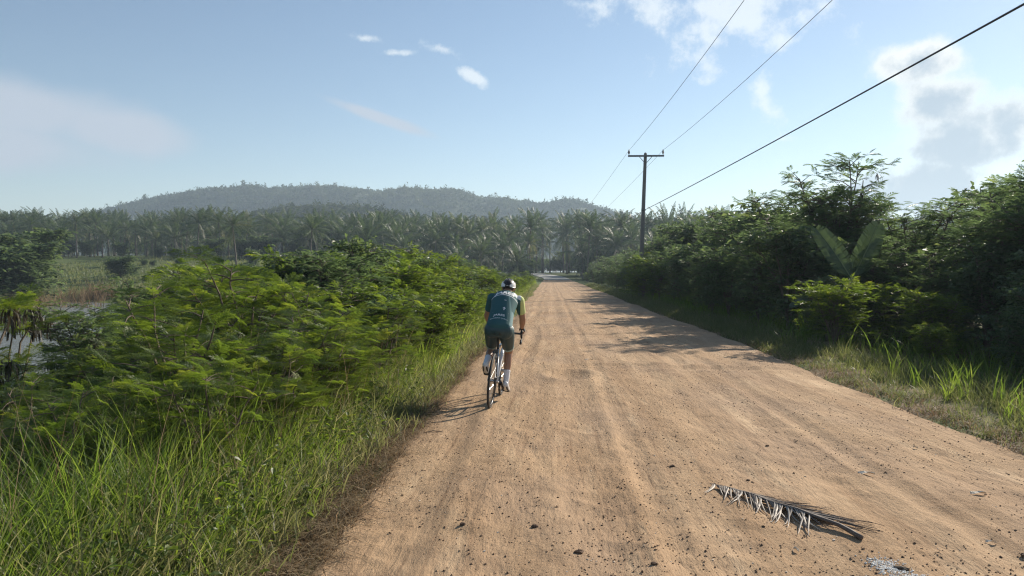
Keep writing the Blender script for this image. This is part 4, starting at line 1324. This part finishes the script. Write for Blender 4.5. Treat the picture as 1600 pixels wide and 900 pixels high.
# ------------------------------------------------------------------ cyclist
def loft(m, pts, rx, ry, seg=18, cap=True, xref=(1, 0, 0)):
    """closed tapered limb with an elliptic section: rx across the body, ry front to back"""
    pts = np.asarray(pts, float); n0 = len(pts); k = np.arange(n0)
    rx = np.broadcast_to(np.asarray(rx, float), (n0,)); ry = np.broadcast_to(np.asarray(ry, float), (n0,))
    f = np.linspace(0, n0 - 1, (n0 - 1) * 5 + 1)
    # smooth path
    def sm(a):
        b = np.interp(f, k, a)
        if n0 > 2:
            for _ in range(2): b[1:-1] = .25 * b[:-2] + .5 * b[1:-1] + .25 * b[2:]
        return b
    pts = np.stack([sm(pts[:, i]) for i in range(3)], -1); rx = sm(rx); ry = sm(ry)
    tg = np.gradient(pts, axis=0); tg /= np.linalg.norm(tg, axis=1)[:, None]
    if cap:
        ex = np.array([.35, .7, .92]); 
        a0 = [pts[0] - tg[0] * ry[0] * .75 * math.sqrt(1 - e * e) for e in ex]; a1 = [pts[-1] + tg[-1] * ry[-1] * .75 * math.sqrt(1 - e * e) for e in ex[::-1]]
        pts = np.vstack([a0, pts, a1]); rx = np.concatenate([ex * rx[0], rx, ex[::-1] * rx[-1]]); ry = np.concatenate([ex * ry[0], ry, ex[::-1] * ry[-1]])
        tg = np.vstack([[tg[0]] * 3, tg, [tg[-1]] * 3])
    X = np.broadcast_to(np.asarray(xref, float), pts.shape)
    u = X - (X * tg).sum(1)[:, None] * tg; u /= np.linalg.norm(u, axis=1)[:, None]
    w = np.cross(tg, u); n = len(pts); a = np.arange(seg) * 2 * math.pi / seg
    V = pts[:, None] + rx[:, None, None] * np.cos(a)[None, :, None] * u[:, None] + ry[:, None, None] * np.sin(a)[None, :, None] * w[:, None]
    i = np.arange(n - 1)[:, None] * seg; j = np.arange(seg)[None, :]; kk = (j + 1) % seg
    Q = np.stack([i + j, i + kk, i + seg + kk, i + seg + j], -1).reshape(-1, 4)
    V = np.vstack([V.reshape(-1, 3), pts[0], pts[-1]]); c0 = n * seg; jj = np.arange(seg); k2 = (jj + 1) % seg
    T_ = np.vstack([np.stack([k2, jj, np.full(seg, c0)], -1), np.stack([(n - 1) * seg + jj, (n - 1) * seg + k2, np.full(seg, c0 + 1)], -1)])
    m.add(V, Q, T_)


def fuse(m, name, mat, parent, vox=.008, smooth=5):
    """one continuous skin over all the lofts"""
    tmp = m.build('tmp', None)
    md = tmp.modifiers.new('r', 'REMESH'); md.mode = 'VOXEL'; md.voxel_size = vox; md.use_smooth_shade = True
    ms = tmp.modifiers.new('s', 'SMOOTH'); ms.iterations = smooth; ms.factor = .5
    dg = bpy.context.evaluated_depsgraph_get(); me = bpy.data.meshes.new_from_object(tmp.evaluated_get(dg))
    old = tmp.data; bpy.data.objects.remove(tmp); bpy.data.meshes.remove(old)
    me.name = name; me.materials.clear(); me.materials.append(mat)
    me.polygons.foreach_set('use_smooth', np.ones(len(me.polygons), bool))
    return link(name, me, parent)


MSK = P('tanned_skin', (.34, .185, .115), .55, vary=.12, vscale=12)
person = thing('person', (0, 0, 0), 'cyclist in teal jersey, dark shorts and white helmet riding away bent over the bars', 'person')
ride(person)
HIP = {1: np.array((.088, .235, .955)), -1: np.array((-.088, .235, .955))}
KNEE = {1: np.array((.105, .575, .655)), -1: np.array((-.125, .575, .665))}
ANK = {1: np.array((.118, .455, .262)), -1: np.array((-.122, .168, .525))}
TOE = {1: np.array((.125, .60, .172)), -1: np.array((-.125, .325, .405))}
SHO = {1: np.array((.178, .625, 1.325)), -1: np.array((-.178, .625, 1.325))}
ELB = {1: np.array((.232, .735, 1.085)), -1: np.array((-.245, .735, 1.085))}
WRI = {1: np.array((.214, .935, .942)), -1: np.array((-.214, .935, .942))}
SPINE = [(0, .185, .985), (0, .27, 1.09), (0, .39, 1.20), (0, .52, 1.295), (0, .625, 1.36)]


def seg(a, b, ts): return [a + (b - a) * t for t in ts]


def torso(m, g=0.0, last=5):
    loft(m, SPINE[:last], np.array([.158, .148, .146, .168, .150][:last]) + g, np.array([.112, .102, .106, .112, .085][:last]) + g, 26)


def thigh(m, s, g=0.0, t1=1.0):
    h, k = HIP[s], KNEE[s]; ts_ = np.linspace(0, t1, 5)
    loft(m, seg(h, k, ts_), np.interp(ts_, [0, .3, .7, 1], [.096, .090, .070, .056]) + g, np.interp(ts_, [0, .3, .7, 1], [.098, .092, .070, .056]) + g)


def shank(m, s, g=0.0, t0=0.0, t1=1.0):
    k, a = KNEE[s], ANK[s]; ts_ = np.linspace(t0, t1, 6); pts_ = np.array(seg(k, a, ts_))
    pts_[:, 1] -= np.interp(ts_, [0, .3, .6, 1], [0, .014, .008, 0])
    loft(m, pts_, np.interp(ts_, [0, .15, .32, .7, 1], [.053, .050, .054, .036, .031]) + g, np.interp(ts_, [0, .15, .32, .7, 1], [.054, .052, .057, .037, .034]) + g)


def foot(m, s, g=0.0):
    a, t = ANK[s], TOE[s]; d = t - a; dirv = np.array((0, d[1], d[2])); dirv /= np.linalg.norm(dirv)
    up = np.array((0, -dirv[2], dirv[1]))
    heel = a - dirv * .045 - up * .042
    loft(m, [heel, a + dirv * .03 - up * .035, a + dirv * .10 - up * .040, t + dirv * .03 - up * .016], np.array([.030, .036, .044, .034]) + g, np.array([.036, .042, .030, .016]) + g)
    return heel, dirv, up


def arm(m, s, g=0.0, upper=(0, 1), lower=(0, 1)):
    if upper:
        ts_ = np.linspace(*upper, 4); r_ = np.interp(ts_, [0, .3, 1], [.062, .053, .042]) + g; loft(m, seg(SHO[s], ELB[s], ts_), r_, r_)
    if lower:
        ts_ = np.linspace(*lower, 4); r_ = np.interp(ts_, [0, .3, 1], [.043, .044, .027]) + g; loft(m, seg(ELB[s], WRI[s], ts_), r_, r_ * .95)


def hand(m, s, g=0.0, fingers=1.0):
    loft(m, [WRI[s], (s * .213, .962, .936), (s * .213, .995, .926)], np.array([.026, .036, .034]) + g, np.array([.020, .017, .014]) + g)
    for i in range(4):
        y_ = 1.004 - .020 * i; L = (1, 1.06, 1.0, .85)[i]
        p = [(s * .238, y_, .930), (s * (.238 + .012 * L), y_ + .004, .905), (s * .236, y_ + .006, .905 - .034 * L), (s * (.236 - .020 * L), y_ + .006, .894 - .034 * L)]
        q = p if fingers >= 1 else p[:2]
        loft(m, q, np.linspace(.0098, .0078, len(q)) + g, np.linspace(.0098, .0078, len(q)) + g, 8)
    p = [(s * .192, .958, .928), (s * .182, .985, .918), (s * .181, 1.008, .900)]
    q = p if fingers >= 1 else p[:2]
    loft(m, q, np.linspace(.0125, .0095, len(q)) + g, np.linspace(.0125, .0095, len(q)) + g, 8)


HC = np.array((0, .80, 1.475))
m = MB(); torso(m, -.006)
loft(m, [(0, .60, 1.355), (0, .68, 1.40), (0, .755, 1.435)], [.075, .058, .056], [.065, .055, .055])
m.ball(HC + (0, .0, .02), (.074, .094, .098), 20, 14)
loft(m, [HC + (0, .035, -.02), HC + (0, .055, -.075), HC + (0, .06, -.105)], [.058, .048, .030], [.060, .045, .026])          # jaw
loft(m, [HC + (0, .088, .025), HC + (0, .105, -.005), HC + (0, .112, -.028)], [.009, .012, .016], [.010, .014, .014], 10)    # nose
loft(m, [HC + (-.022, .092, -.062), HC + (0, .100, -.060), HC + (.022, .092, -.062)], [.008] * 3, [.010] * 3, 8, xref=(0, 0, 1))  # lips
for s in (-1, 1):
    loft(m, [HC + (s * .074, -.006, .018), HC + (s * .082, -.010, -.004), HC + (s * .076, -.004, -.030)], [.008, .010, .007], [.016, .018, .010], 10)  # ears
    thigh(m, s); shank(m, s); foot(m, s, -.006); arm(m, s); hand(m, s)
    m.ball(SHO[s] + (0, -.01, .0), .062, 14, 10)
    m.ball(HIP[s] + (0, -.04, .0), (.088, .098, .10), 14, 10)
fuse(m, 'body', MSK, person, .0068, 3)
m = MB()
for s in (-1, 1): m.ball(HC + (s * .032, .080, .022), (.013, .012, .010), 10, 8)
m.build('eyes', P('eye', (.05, .04, .035), .15), person, True)
m = MB(); m.ball(HC + (0, -.016, .022), (.079, .092, .090), 18, 12); fuse(m, 'hair', P('dark_hair', (.02, .015, .012), .7), person, .008, 2)


# jersey cloth: teal panels, lime right sleeve, painted-in sunlight on the right side
def jersey_material():
    m_, nt, out = new_mat('jersey_cloth'); N, L = nt.nodes, nt.links
    b = N.new('ShaderNodeBsdfPrincipled'); L.new(b.outputs[0], out.inputs[0]); b.inputs['Roughness'].default_value = .8; b.inputs['Specular IOR Level'].default_value = .2
    tc = N.new('ShaderNodeTexCoord'); sp = N.new('ShaderNodeSeparateXYZ'); L.new(tc.outputs['Object'], sp.inputs[0])

    def ma(op, a, b_, c_=None):
        n = N.new('ShaderNodeMath'); n.operation = op
        for i, v in enumerate((a, b_, c_)):
            if v is None: continue
            if isinstance(v, (int, float)): n.inputs[i].default_value = v
            else: L.new(v, n.inputs[i])
        return n.outputs[0]

    def mix(f, a, c2):
        n = N.new('ShaderNodeMix'); n.data_type = 'RGBA'; L.new(f, n.inputs[0])
        if isinstance(a, tuple): n.inputs[6].default_value = (*a, 1)
        else: L.new(a, n.inputs[6])
        n.inputs[7].default_value = (*c2, 1); return n.outputs[2]
    x, y, z = sp.outputs
    s_ = ma('ADD', ma('MULTIPLY', ma('SUBTRACT', y, .185), .76), ma('MULTIPLY', ma('SUBTRACT', z, .985), .65))   # distance along the spine
    nz = N.new('ShaderNodeTexNoise'); nz.inputs['Scale'].default_value = 9; L.new(tc.outputs['Object'], nz.inputs['Vector'])
    c = mix(nz.outputs[0], (.032, .094, .102), (.045, .120, .125))
    # sweeping pale stripe from the right shoulder blade to the right hip
    st = ma('SUBTRACT', x, ma('MULTIPLY_ADD', s_, -.22, .155))
    stripe = ma('MULTIPLY', ma('GREATER_THAN', st, .0), ma('LESS_THAN', st, .022))
    c = mix(ma('MULTIPLY', stripe, .6), c, (.16, .28, .28))
    lit_side = ma('MULTIPLY', ma('GREATER_THAN', x, .13), ma('LESS_THAN', s_, .22))
    c = mix(lit_side, c, (.16, .26, .27))  # sunlit right side put into the cloth colour as a paler teal
    # right shoulder's sun glare painted as white yoke, white piping across the shoulder blades
    yoke_glare = ma('MULTIPLY', ma('GREATER_THAN', ma('ADD', s_, ma('MULTIPLY', x, .25)), .555), ma('GREATER_THAN', x, .10))
    c = mix(yoke_glare, c, (.72, .72, .68))
    pp = ma('ABSOLUTE', ma('SUBTRACT', ma('ADD', s_, ma('MULTIPLY', ma('MULTIPLY', x, x), 1.2)), .475), 0)
    c = mix(ma('LESS_THAN', pp, .0065), c, (.70, .72, .70))
    sl = ma('GREATER_THAN', x, .205)
    c = mix(sl, c, (.56, .62, .26))
    L.new(c, b.inputs['Base Color'])
    return m_


m = MB(); torso(m, .010)
for s in (-1, 1):
    arm(m, s, .009, (0, .62), None); m.ball(SHO[s] + (0, -.01, 0), .070, 14, 10)
jer = fuse(m, 'jersey', jersey_material(), person, .007, 5)
MSH = P('dark_teal_lycra', (.022, .060, .066), .5, vary=.15, vscale=10)
m = MB(); loft(m, [(0, .17, .94), (0, .20, 1.0), (0, .255, 1.065)], [.150, .158, .150], [.105, .112, .098], 24)
for s in (-1, 1):
    thigh(m, s, .008, .74); m.ball(HIP[s] + (0, -.04, 0), (.094, .104, .108), 16, 12)
fuse(m, 'shorts', MSH, person, .007, 5)
for s in (-1, 1):
    k_ = HIP[s] + (KNEE[s] - HIP[s]) * .755; d = (KNEE[s] - HIP[s]); d = d / np.linalg.norm(d)
    m = MB(); loft(m, [k_ - d * .006, k_ + d * .008], [.078, .077], [.078, .077], 18, True); fuse(m, 'leg_gripper', P('pale_gripper', (.30, .40, .38), .6), person, .005, 2)
    m = MB(); shank(m, s, .005, .62, 1.0); foot(m, s, -.002); fuse(m, 'sock', P('white_sock', (.74, .74, .76), .85), person, .006, 3)
    m = MB(); heel, dv, up = foot(m, s, .006); sh = fuse(m, 'shoe', P('white_shoe', (.68, .68, .67), .35), person, .006, 3)
    m = MB(); t_ = TOE[s]
    loft(m, [heel - up * .030, ANK[s] + dv * .05 - up * .072, t_ + dv * .035 - up * .036], [.034, .038, .036], [.009, .008, .008], 14, True); m.box(t_ - dv * .02 - up * .052, (.05, .05, .016), None)
    fuse(m, 'sole', P('black_sole', (.015, .015, .016), .6), sh, .005, 2)
    m = MB(); hand(m, s, .0028, .5); arm(m, s, .003, None, (.93, 1.0)); fuse(m, 'glove', P('black_glove', (.02, .02, .022), .7), person, .005, 2)


# helmet
def hel(phi0, phi1, th0, th1, k, n1=8, n2=14, thick=.006):
    m_ = MB(); ph = np.radians(np.linspace(phi0, phi1, n1)); th = np.radians(np.linspace(th0, th1, n2))
    A, B = np.meshgrid(ph, th, indexing='ij'); C_ = HC + (0, -.008, .022); out = []
    for kk in (k, k - thick):
        rx_, ry_, rz_ = .094 * kk, .132 * kk, .104 * kk
        out.append(np.stack([C_[0] + rx_ * np.sin(A) * np.sin(B), C_[1] + ry_ * np.cos(B), C_[2] + rz_ * np.cos(A) * np.sin(B)], -1).reshape(-1, 3))
    i = np.arange(n1 - 1)[:, None] * n2; j = np.arange(n2 - 1)[None, :]
    q = np.stack([i + j, i + n2 + j, i + n2 + j + 1, i + j + 1], -1).reshape(-1, 4); N_ = n1 * n2
    rim = np.concatenate([np.arange(n2), (np.arange(1, n1)) * n2 + n2 - 1, (n1 - 1) * n2 + np.arange(n2 - 2, -1, -1), np.arange(n1 - 2, 0, -1) * n2])
    r2 = np.roll(rim, -1)
    m_.add(np.vstack(out), np.vstack([q, q[:, ::-1] + N_, np.stack([r2, rim, rim + N_, r2 + N_], -1)])); return m_


MHW = P('white_helmet_shell', (.74, .74, .73), .3, coat=.3); MHB = P('black_helmet_foam', (.016, .016, .018), .45)
helm = hel(-92, 92, 12, 172, .97, 20, 24, .06).build('helmet', MHB, person, True)
for a, b, c_, d in ((-95, -56, 25, 160), (56, 95, 25, 160)): hel(a, b, c_, d, 1.045, thick=.05).build('side_shell', MHW, helm, True)
for a, b, c_, d, mt in ((-34, -22, 15, 95, MHW), (22, 34, 15, 95, MHW), (-8, 8, 15, 165, MHB), (-30, -22, 120, 160, MHB), (22, 30, 120, 160, MHB)): hel(a, b, c_, d, 1.05, thick=.055).build('rib', mt, helm, True)
m = MB(); m.box(HC + (0, -.134, .035), (.026, .006, .010)); m.build('badge', P('grey_badge', (.45, .45, .45), .4), helm)
for s in (-1, 1):
    m = MB(); m.tube([HC + (s * .086, .02, .0), HC + (s * .076, .03, -.06), HC + (s * .04, .05, -.118)], .004, 6); m.build('strap', MHB, helm)

# lettering and marks on the back, lying on the jersey's surface
bpy.context.view_layer.update()
jb = BVHTree.FromPolygons([v.co.copy() for v in jer.data.vertices], [tuple(p.vertices) for p in jer.data.polygons])
SPD = Vector((0, .76, .65)).normalized(); NRM = Vector((0, -.65, .76)).normalized()


def on_back(verts2, faces, s0, name, mat, bend=0.0, x0=0.0):
    """lay a flat shape (x across, y up the spine) on the back"""
    out = []
    for x_, u_ in verts2:
        x_ += x0
        o_ = Vector((x_, .185, .985)) + SPD * (s0 + u_ - bend * x_ * x_) + NRM * .5
        h, n_, i_, d_ = jb.ray_cast(o_, -NRM)
        if h is None: h = Vector((x_, .185, .985)) + SPD * (s0 + u_); n_ = NRM
        out.append(h + n_ * .0025)
    me = bpy.data.meshes.new(name); me.from_pydata(out, [], faces); me.update(); me.materials.append(mat)
    link(name, me, jer)


def text_shape(txt, size, shear=0.0, bold=.0):
    cu = bpy.data.curves.new('t', 'FONT'); cu.body = txt; cu.size = size; cu.align_x = 'CENTER'; cu.offset = bold; cu.shear = shear; cu.resolution_u = 3
    o_ = bpy.data.objects.new('t', cu); COL.objects.link(o_)
    dg = bpy.context.evaluated_depsgraph_get(); me = bpy.data.meshes.new_from_object(o_.evaluated_get(dg))
    bm = bmesh.new(); bm.from_mesh(me); bmesh.ops.triangulate(bm, faces=bm.faces)
    bmesh.ops.subdivide_edges(bm, edges=[e for e in bm.edges if e.calc_length() > size * .3], cuts=1)
    bmesh.ops.triangulate(bm, faces=bm.faces)
    v = [(v_.co.x, v_.co.y) for v_ in bm.verts]; f = [tuple(x.index for x in p.verts) for p in bm.faces]
    bm.free(); bpy.data.objects.remove(o_); bpy.data.curves.remove(cu); bpy.data.meshes.remove(me)
    return v, f


MWT = P('white_print', (.75, .76, .74), .6); MPT = P('pale_print', (.42, .52, .52), .6)
v, f = text_shape('JARES', .098, .1, .004); on_back(v, f, .500, 'lettering', MWT, 1.0)
v, f = text_shape('JARES', .042, .0, .001); on_back([(a * 1.35, b) for a, b in v], f, .085, 'lettering', MWT, .6, -.01)
v, f = text_shape('foundation cycling', .030, .1, .0006); on_back(v, f, .040, 'lettering', MPT, .6, -.01)
on_back([(-.006, 0), (.006, 0), (.006, .030), (.022, .030), (.0, .056), (-.022, .030), (-.006, .030)], [(0, 1, 2, 6), (5, 6, 2, 3, 4)], .185, 'arrow_mark', MWT, 0, .035)
on_back([(-.013, 0), (.013, 0), (.013, .010), (-.013, .010)], [(0, 1, 2, 3)], .36, 'small_mark', MWT, 0, .028)
on_back([(-.10, 0), (.10, 0), (.10, .005), (-.10, .005)], [(0, 1, 2, 3)], .150, 'pocket_seam', MPT, .2, 0)

# ------------------------------------------------------------------ fallen palm frond
fr = thing('fallen_palm_frond', (0, 0, 0), 'dry brown palm frond lying across the right wheel tracks', 'palm frond')
TIP, BUT = np.array((1.256, 5.87)), np.array((1.945, 4.72))
r = np.random.default_rng(66)
axis = BUT - TIP; Lf = np.linalg.norm(axis); axis /= Lf; perp = np.array((-axis[1], axis[0]))


def on_road(p2, dz): return np.array((p2[0], p2[1], float(road_z(np.array([p2[0]]), np.array([p2[1]]))[0]) + dz))


fr.location = on_road((TIP + BUT) / 2, 0); fl = np.array(fr.location)
MR = P('dry_rachis', (.13, .10, .08), .7, vary=.3, vscale=20); ts_ = np.linspace(0, 1, 16)
rc = np.array([on_road(TIP + axis * Lf * t + perp * .05 * math.sin(t * 3.1), .016 + .03 * math.sin(t * math.pi)) for t in ts_])
m = MB(); m.tube(rc - fl, np.interp(ts_, [0, .6, 1], [.004, .010, .017]), 7); m.build('rachis', MR, fr, True)
for k in range(126):
    t = .02 + .66 * (k // 3) / 41; sd = -1 if k % 3 == 0 else 1
    b0 = np.array([np.interp(t, ts_, rc[:, i]) for i in range(3)])
    L_ = r.uniform(.26, .40) * (.55 + .45 * min(1, t * 4)) * (1.0 if sd < 0 else 1.25)
    upper = (sd > 0)
    # the leaflets are swept back along the stalk; those on the near side splay out
    ang = rad(r.uniform(8, 32) if upper else r.uniform(24, 58))
    d2 = axis * math.cos(ang) + perp * (1 if upper else -1) * math.sin(ang); s2 = np.array((-d2[1], d2[0]))
    wv = r.uniform(.005, .009); n = 6; rows = []
    cur = r.normal(0, .05); roll = r.uniform(-.4, .4)
    for i, u in enumerate(np.linspace(0, 1, n)):
        p2 = b0[:2] + d2 * L_ * u + s2 * cur * u * u
        base = on_road(p2, 0)[2]; zz = base + .004 + (b0[2] - base) * (1 - u) ** 1.6 + .004 * abs(r.normal()) * (u > .3) + (.005 * u if upper else 0)
        ww = wv * (1 - .85 * u ** 2)
        c3 = np.array((p2[0], p2[1], zz)); off = np.array((s2[0] * ww, s2[1] * ww, ww * roll))
        rows += [c3 - off, c3 + np.array((0, 0, .0025)), c3 + off]
    q = [(3 * i + a, 3 * i + a + 1, 3 * i + a + 4, 3 * i + a + 3) for i in range(n - 1) for a in (0, 1)]
    m = MB(); m.add(np.array(rows) - fl, q, None, float(np.clip(r.normal(.35 if upper else .68, .22), 0, 1))); m.build('leaflet', M['frond'] if 'frond' in M else M.setdefault('frond', leaf_mat('dry_frond', (.075, .055, .042), (.18, .14, .11), (.42, .37, .31), .12, .6, .3)), fr)


# ------------------------------------------------------------------ stones and litter on the road
def rock(seed, sub=1, squash=.6):
    r = np.random.default_rng(seed); bm = bmesh.new(); bmesh.ops.create_icosphere(bm, subdivisions=sub, radius=1)
    for v_ in bm.verts: v_.co *= r.uniform(.7, 1.15); v_.co.z *= squash
    v = np.array([v_.co[:] for v_ in bm.verts]); f = np.array([[x.index for x in p.verts] for p in bm.faces]); bm.free(); return v, f


def pebble(seed):
    r = np.random.default_rng(seed); v = np.array([(1, 0, 0), (-1, 0, 0), (0, 1, 0), (0, -1, 0), (0, 0, .65), (0, 0, -.65)], float) * r.uniform(.75, 1.1, (6, 1))
    return v, np.array([(0, 2, 4), (2, 1, 4), (1, 3, 4), (3, 0, 4), (2, 0, 5), (1, 2, 5), (3, 1, 5), (0, 3, 5)])


def gravel(n, smin, smax, seed, name, label, mat, xy=None, cat='gravel', pw=3.0, sink=.25):
    r = np.random.default_rng(seed); v, f = rock(seed, 1, .65) if n < 6000 else pebble(seed)
    if xy is None:
        y = 3.6 + 34 * r.random(n) ** 2.1; x = ROAD_L - .15 + (ROAD_R - ROAD_L + .4) * r.random(n)
        k = fbm(x / .7, y / 1.8, 87, 3) + .55 * r.random(n) > .12; x, y = x[k], y[k]
    else: x, y = xy(r, n)
    n = len(x); s_ = smin + (smax - smin) * r.random(n) ** pw
    z = road_z(x, y) + s_ * (.5 - sink)
    a = r.uniform(0, 6.28, n); ca, sa = np.cos(a), np.sin(a); zr = np.zeros(n); on = np.ones(n)
    mt = np.stack([np.stack([ca, -sa, zr], -1), np.stack([sa, ca, zr], -1), np.stack([zr, zr, on], -1)], 1)
    mt = mt * (np.stack([r.uniform(.7, 1.4, n), r.uniform(.6, 1.1, n), r.uniform(.6, 1.1, n)], -1))[:, None, :]
    V, F = scatter_template(v, f, np.stack([x, y, z], -1), mt, s_)
    o = link(name, make_mesh(name, V, F, mat, False, {'tint': np.repeat(r.random(n), len(v))}))
    tag(o, label, cat, None, 'stuff')


def stone_mat(name, a, b_):
    m_, nt, out = new_mat(name); N, L = nt.nodes, nt.links
    at = N.new('ShaderNodeAttribute'); at.attribute_name = 'tint'; cr = N.new('ShaderNodeValToRGB'); e = cr.color_ramp.elements
    e[0].color = (*a, 1); e[1].color = (*b_, 1); L.new(at.outputs['Fac'], cr.inputs[0])
    b = N.new('ShaderNodeBsdfPrincipled'); b.inputs['Roughness'].default_value = .9; b.inputs['Specular IOR Level'].default_value = .2
    L.new(cr.outputs[0], b.inputs['Base Color']); L.new(b.outputs[0], out.inputs[0]); return m_


gravel(30000, .0025, .010, 71, 'gravel', 'loose fine gravel strewn over the dirt road', stone_mat('road_grit', (.16, .095, .055), (.46, .30, .18)))
gravel(13000, .0028, .013, 72, 'gravel', 'dark crumbs of earth scattered over the dirt road', stone_mat('dark_crumb', (.09, .058, .040), (.26, .165, .105)))
gravel(2000, .003, .009, 73, 'gravel', 'pale chips of shell and stone on the dirt road', stone_mat('pale_chip', (.50, .42, .33), (.70, .64, .55)))


def crumbs(r, n):
    c = r.random(n) < .55
    u = np.where(c, r.normal(0, .05, n), r.normal(0, .05, n)); w_ = np.where(c, r.normal(0, .06, n), r.normal(0, .055, n))
    return np.where(c, 1.925, 2.005) + u, np.where(c, 4.31, 4.14) + w_


gravel(700, .003, .009, 74, 'spilled_crumbs', 'spill of white crumbs on the dirt at the lower right', stone_mat('white_crumb', (.74, .71, .64), (.86, .84, .79)), crumbs, 'spill', 1.5)
MST = stone_mat('clod_earth', (.10, .062, .042), (.17, .11, .07))
for k, (px, py, s_, lab) in enumerate(((905, 860, .024, 'dark clod of earth nearest the viewer in the middle of the road'), (1050, 724, .018, 'small dark stone left of the fallen frond'), (836, 822, .020, 'pale-edged clod in the left wheel track of the foreground'),
                                       (1166, 741, .014, 'little stone just above the fallen frond'), (1022, 877, .018, 'dark pebble at the bottom edge of the road middle'), (722, 821, .019, 'flat dark clod left of the road middle'), (1583, 848, .022, 'dark stone at the lower right corner of the road'),
                                       (1195, 690, .015, 'dark pebble on the road beyond the frond'))):
    y = 1.65 * FPX / (py - 425); x = (px - 859) / FPX * y
    v, f = rock(90 + k, 2, .6); m = MB(); m.add(v * s_ * np.array((1.25, .9, 1)), None, f, .3)
    o = m.build('stone', MST); o.location = on_road((x, y), s_ * .25); tag(o, lab, 'stone', 'larger stones on the road')
# flat dark stone by the white spill
v, f = rock(133, 2, .35); m = MB(); m.add(v * np.array((.05, .02, .03)), None, f, .1); o = m.build('stone', stone_mat('slate', (.06, .05, .04), (.08, .07, .06))); o.location = on_road((1.995, 4.30), .006); o.rotation_euler = (0, 0, -.5)
tag(o, 'flat dark stone lying in the white spill', 'stone')


# dry leaves, chips and twigs
def dry_leaf(px, py, L_, label, mat, rz):
    y = 1.65 * FPX / (py - 425); x = (px - 859) / FPX * y; m = MB(); n = 7; r = np.random.default_rng(int(px)); rows = []
    for i, u in enumerate(np.linspace(0, 1, n)):
        w = L_ * .2 * math.sin(math.pi * min(1, u * .94 + .05)) ** .7
        rows += [(-w, L_ * (u - .5), .012 * math.sin(u * 5) + .010 + .006 * r.random()), (0, L_ * (u - .5), .004 + .006 * math.sin(u * 3)), (w, L_ * (u - .5), .013 + .008 * r.random())]
    m.add(rows, [(3 * i + a, 3 * i + a + 1, 3 * i + a + 4, 3 * i + a + 3) for i in range(n - 1) for a in (0, 1)], None, r.random())
    o = m.build('dry_leaf', mat); o.location = on_road((x, y), .003); o.rotation_euler = (0, 0, rz); tag(o, label, 'leaf', 'dry leaves on the road')


MDL = stone_mat('dry_leaf', (.45, .38, .28), (.66, .60, .50))
for px, py, L_, lab, rz in ((1345, 731, .13, 'pale dry leaf on the road above and right of the frond', 1.2), (1512, 760, .11, 'whitish scrap lying near the right road edge', 1.4), (1418, 690, .05, 'tiny pale scrap on the right half of the road', .4),
                            (1240, 846, .06, 'small pale leaf just below the frond stalk', .2), (1532, 829, .06, 'narrow dry leaf at the lower right of the road', 1.1), (920, 560, .16, 'pale dry leaf in the middle of the road ahead of the cyclist', 1.5)):
    dry_leaf(px, py, L_, lab, MDL, rz)
m = MB(); m.tube([(-.09, 0, 0), (0, .01, .008), (.09, -.012, 0)], [.004, .005, .003], 6); o = m.build('twig', M['bark']); y = 1.65 * FPX / (674 - 425); o.location = on_road(((675 - 859) / FPX * y, y), .006); o.rotation_euler = (0, 0, .35)
tag(o, 'short dark twig lying left of the bicycle shadow', 'twig')
# stump and pale husk in the left verge
y = 1.65 * FPX / (762 - 425); x = (513 - 859) / FPX * y
m = MB(); m.tube([(0, 0, -.08), (.004, 0, .03), (-.004, .004, .085)], [.026, .022, .020], 9); o = m.build('stump', M['bark']); o.location = (x, y, gz(x, y)); tag(o, 'short dark wooden stub standing in the left verge litter', 'stump')
y = 1.65 * FPX / (797 - 425); x = (462 - 859) / FPX * y
v, f = rock(201, 2, .55); m = MB(); m.add(v * np.array((.055, .03, .03)), None, f, .6); o = m.build('husk', stone_mat('husk', (.40, .30, .20), (.52, .42, .30))); o.location = (x, y, gz(x, y) + .03); o.rotation_euler = (0, .2, .4); tag(o, 'pale husk lying in the dry grass at the left road edge', 'husk')
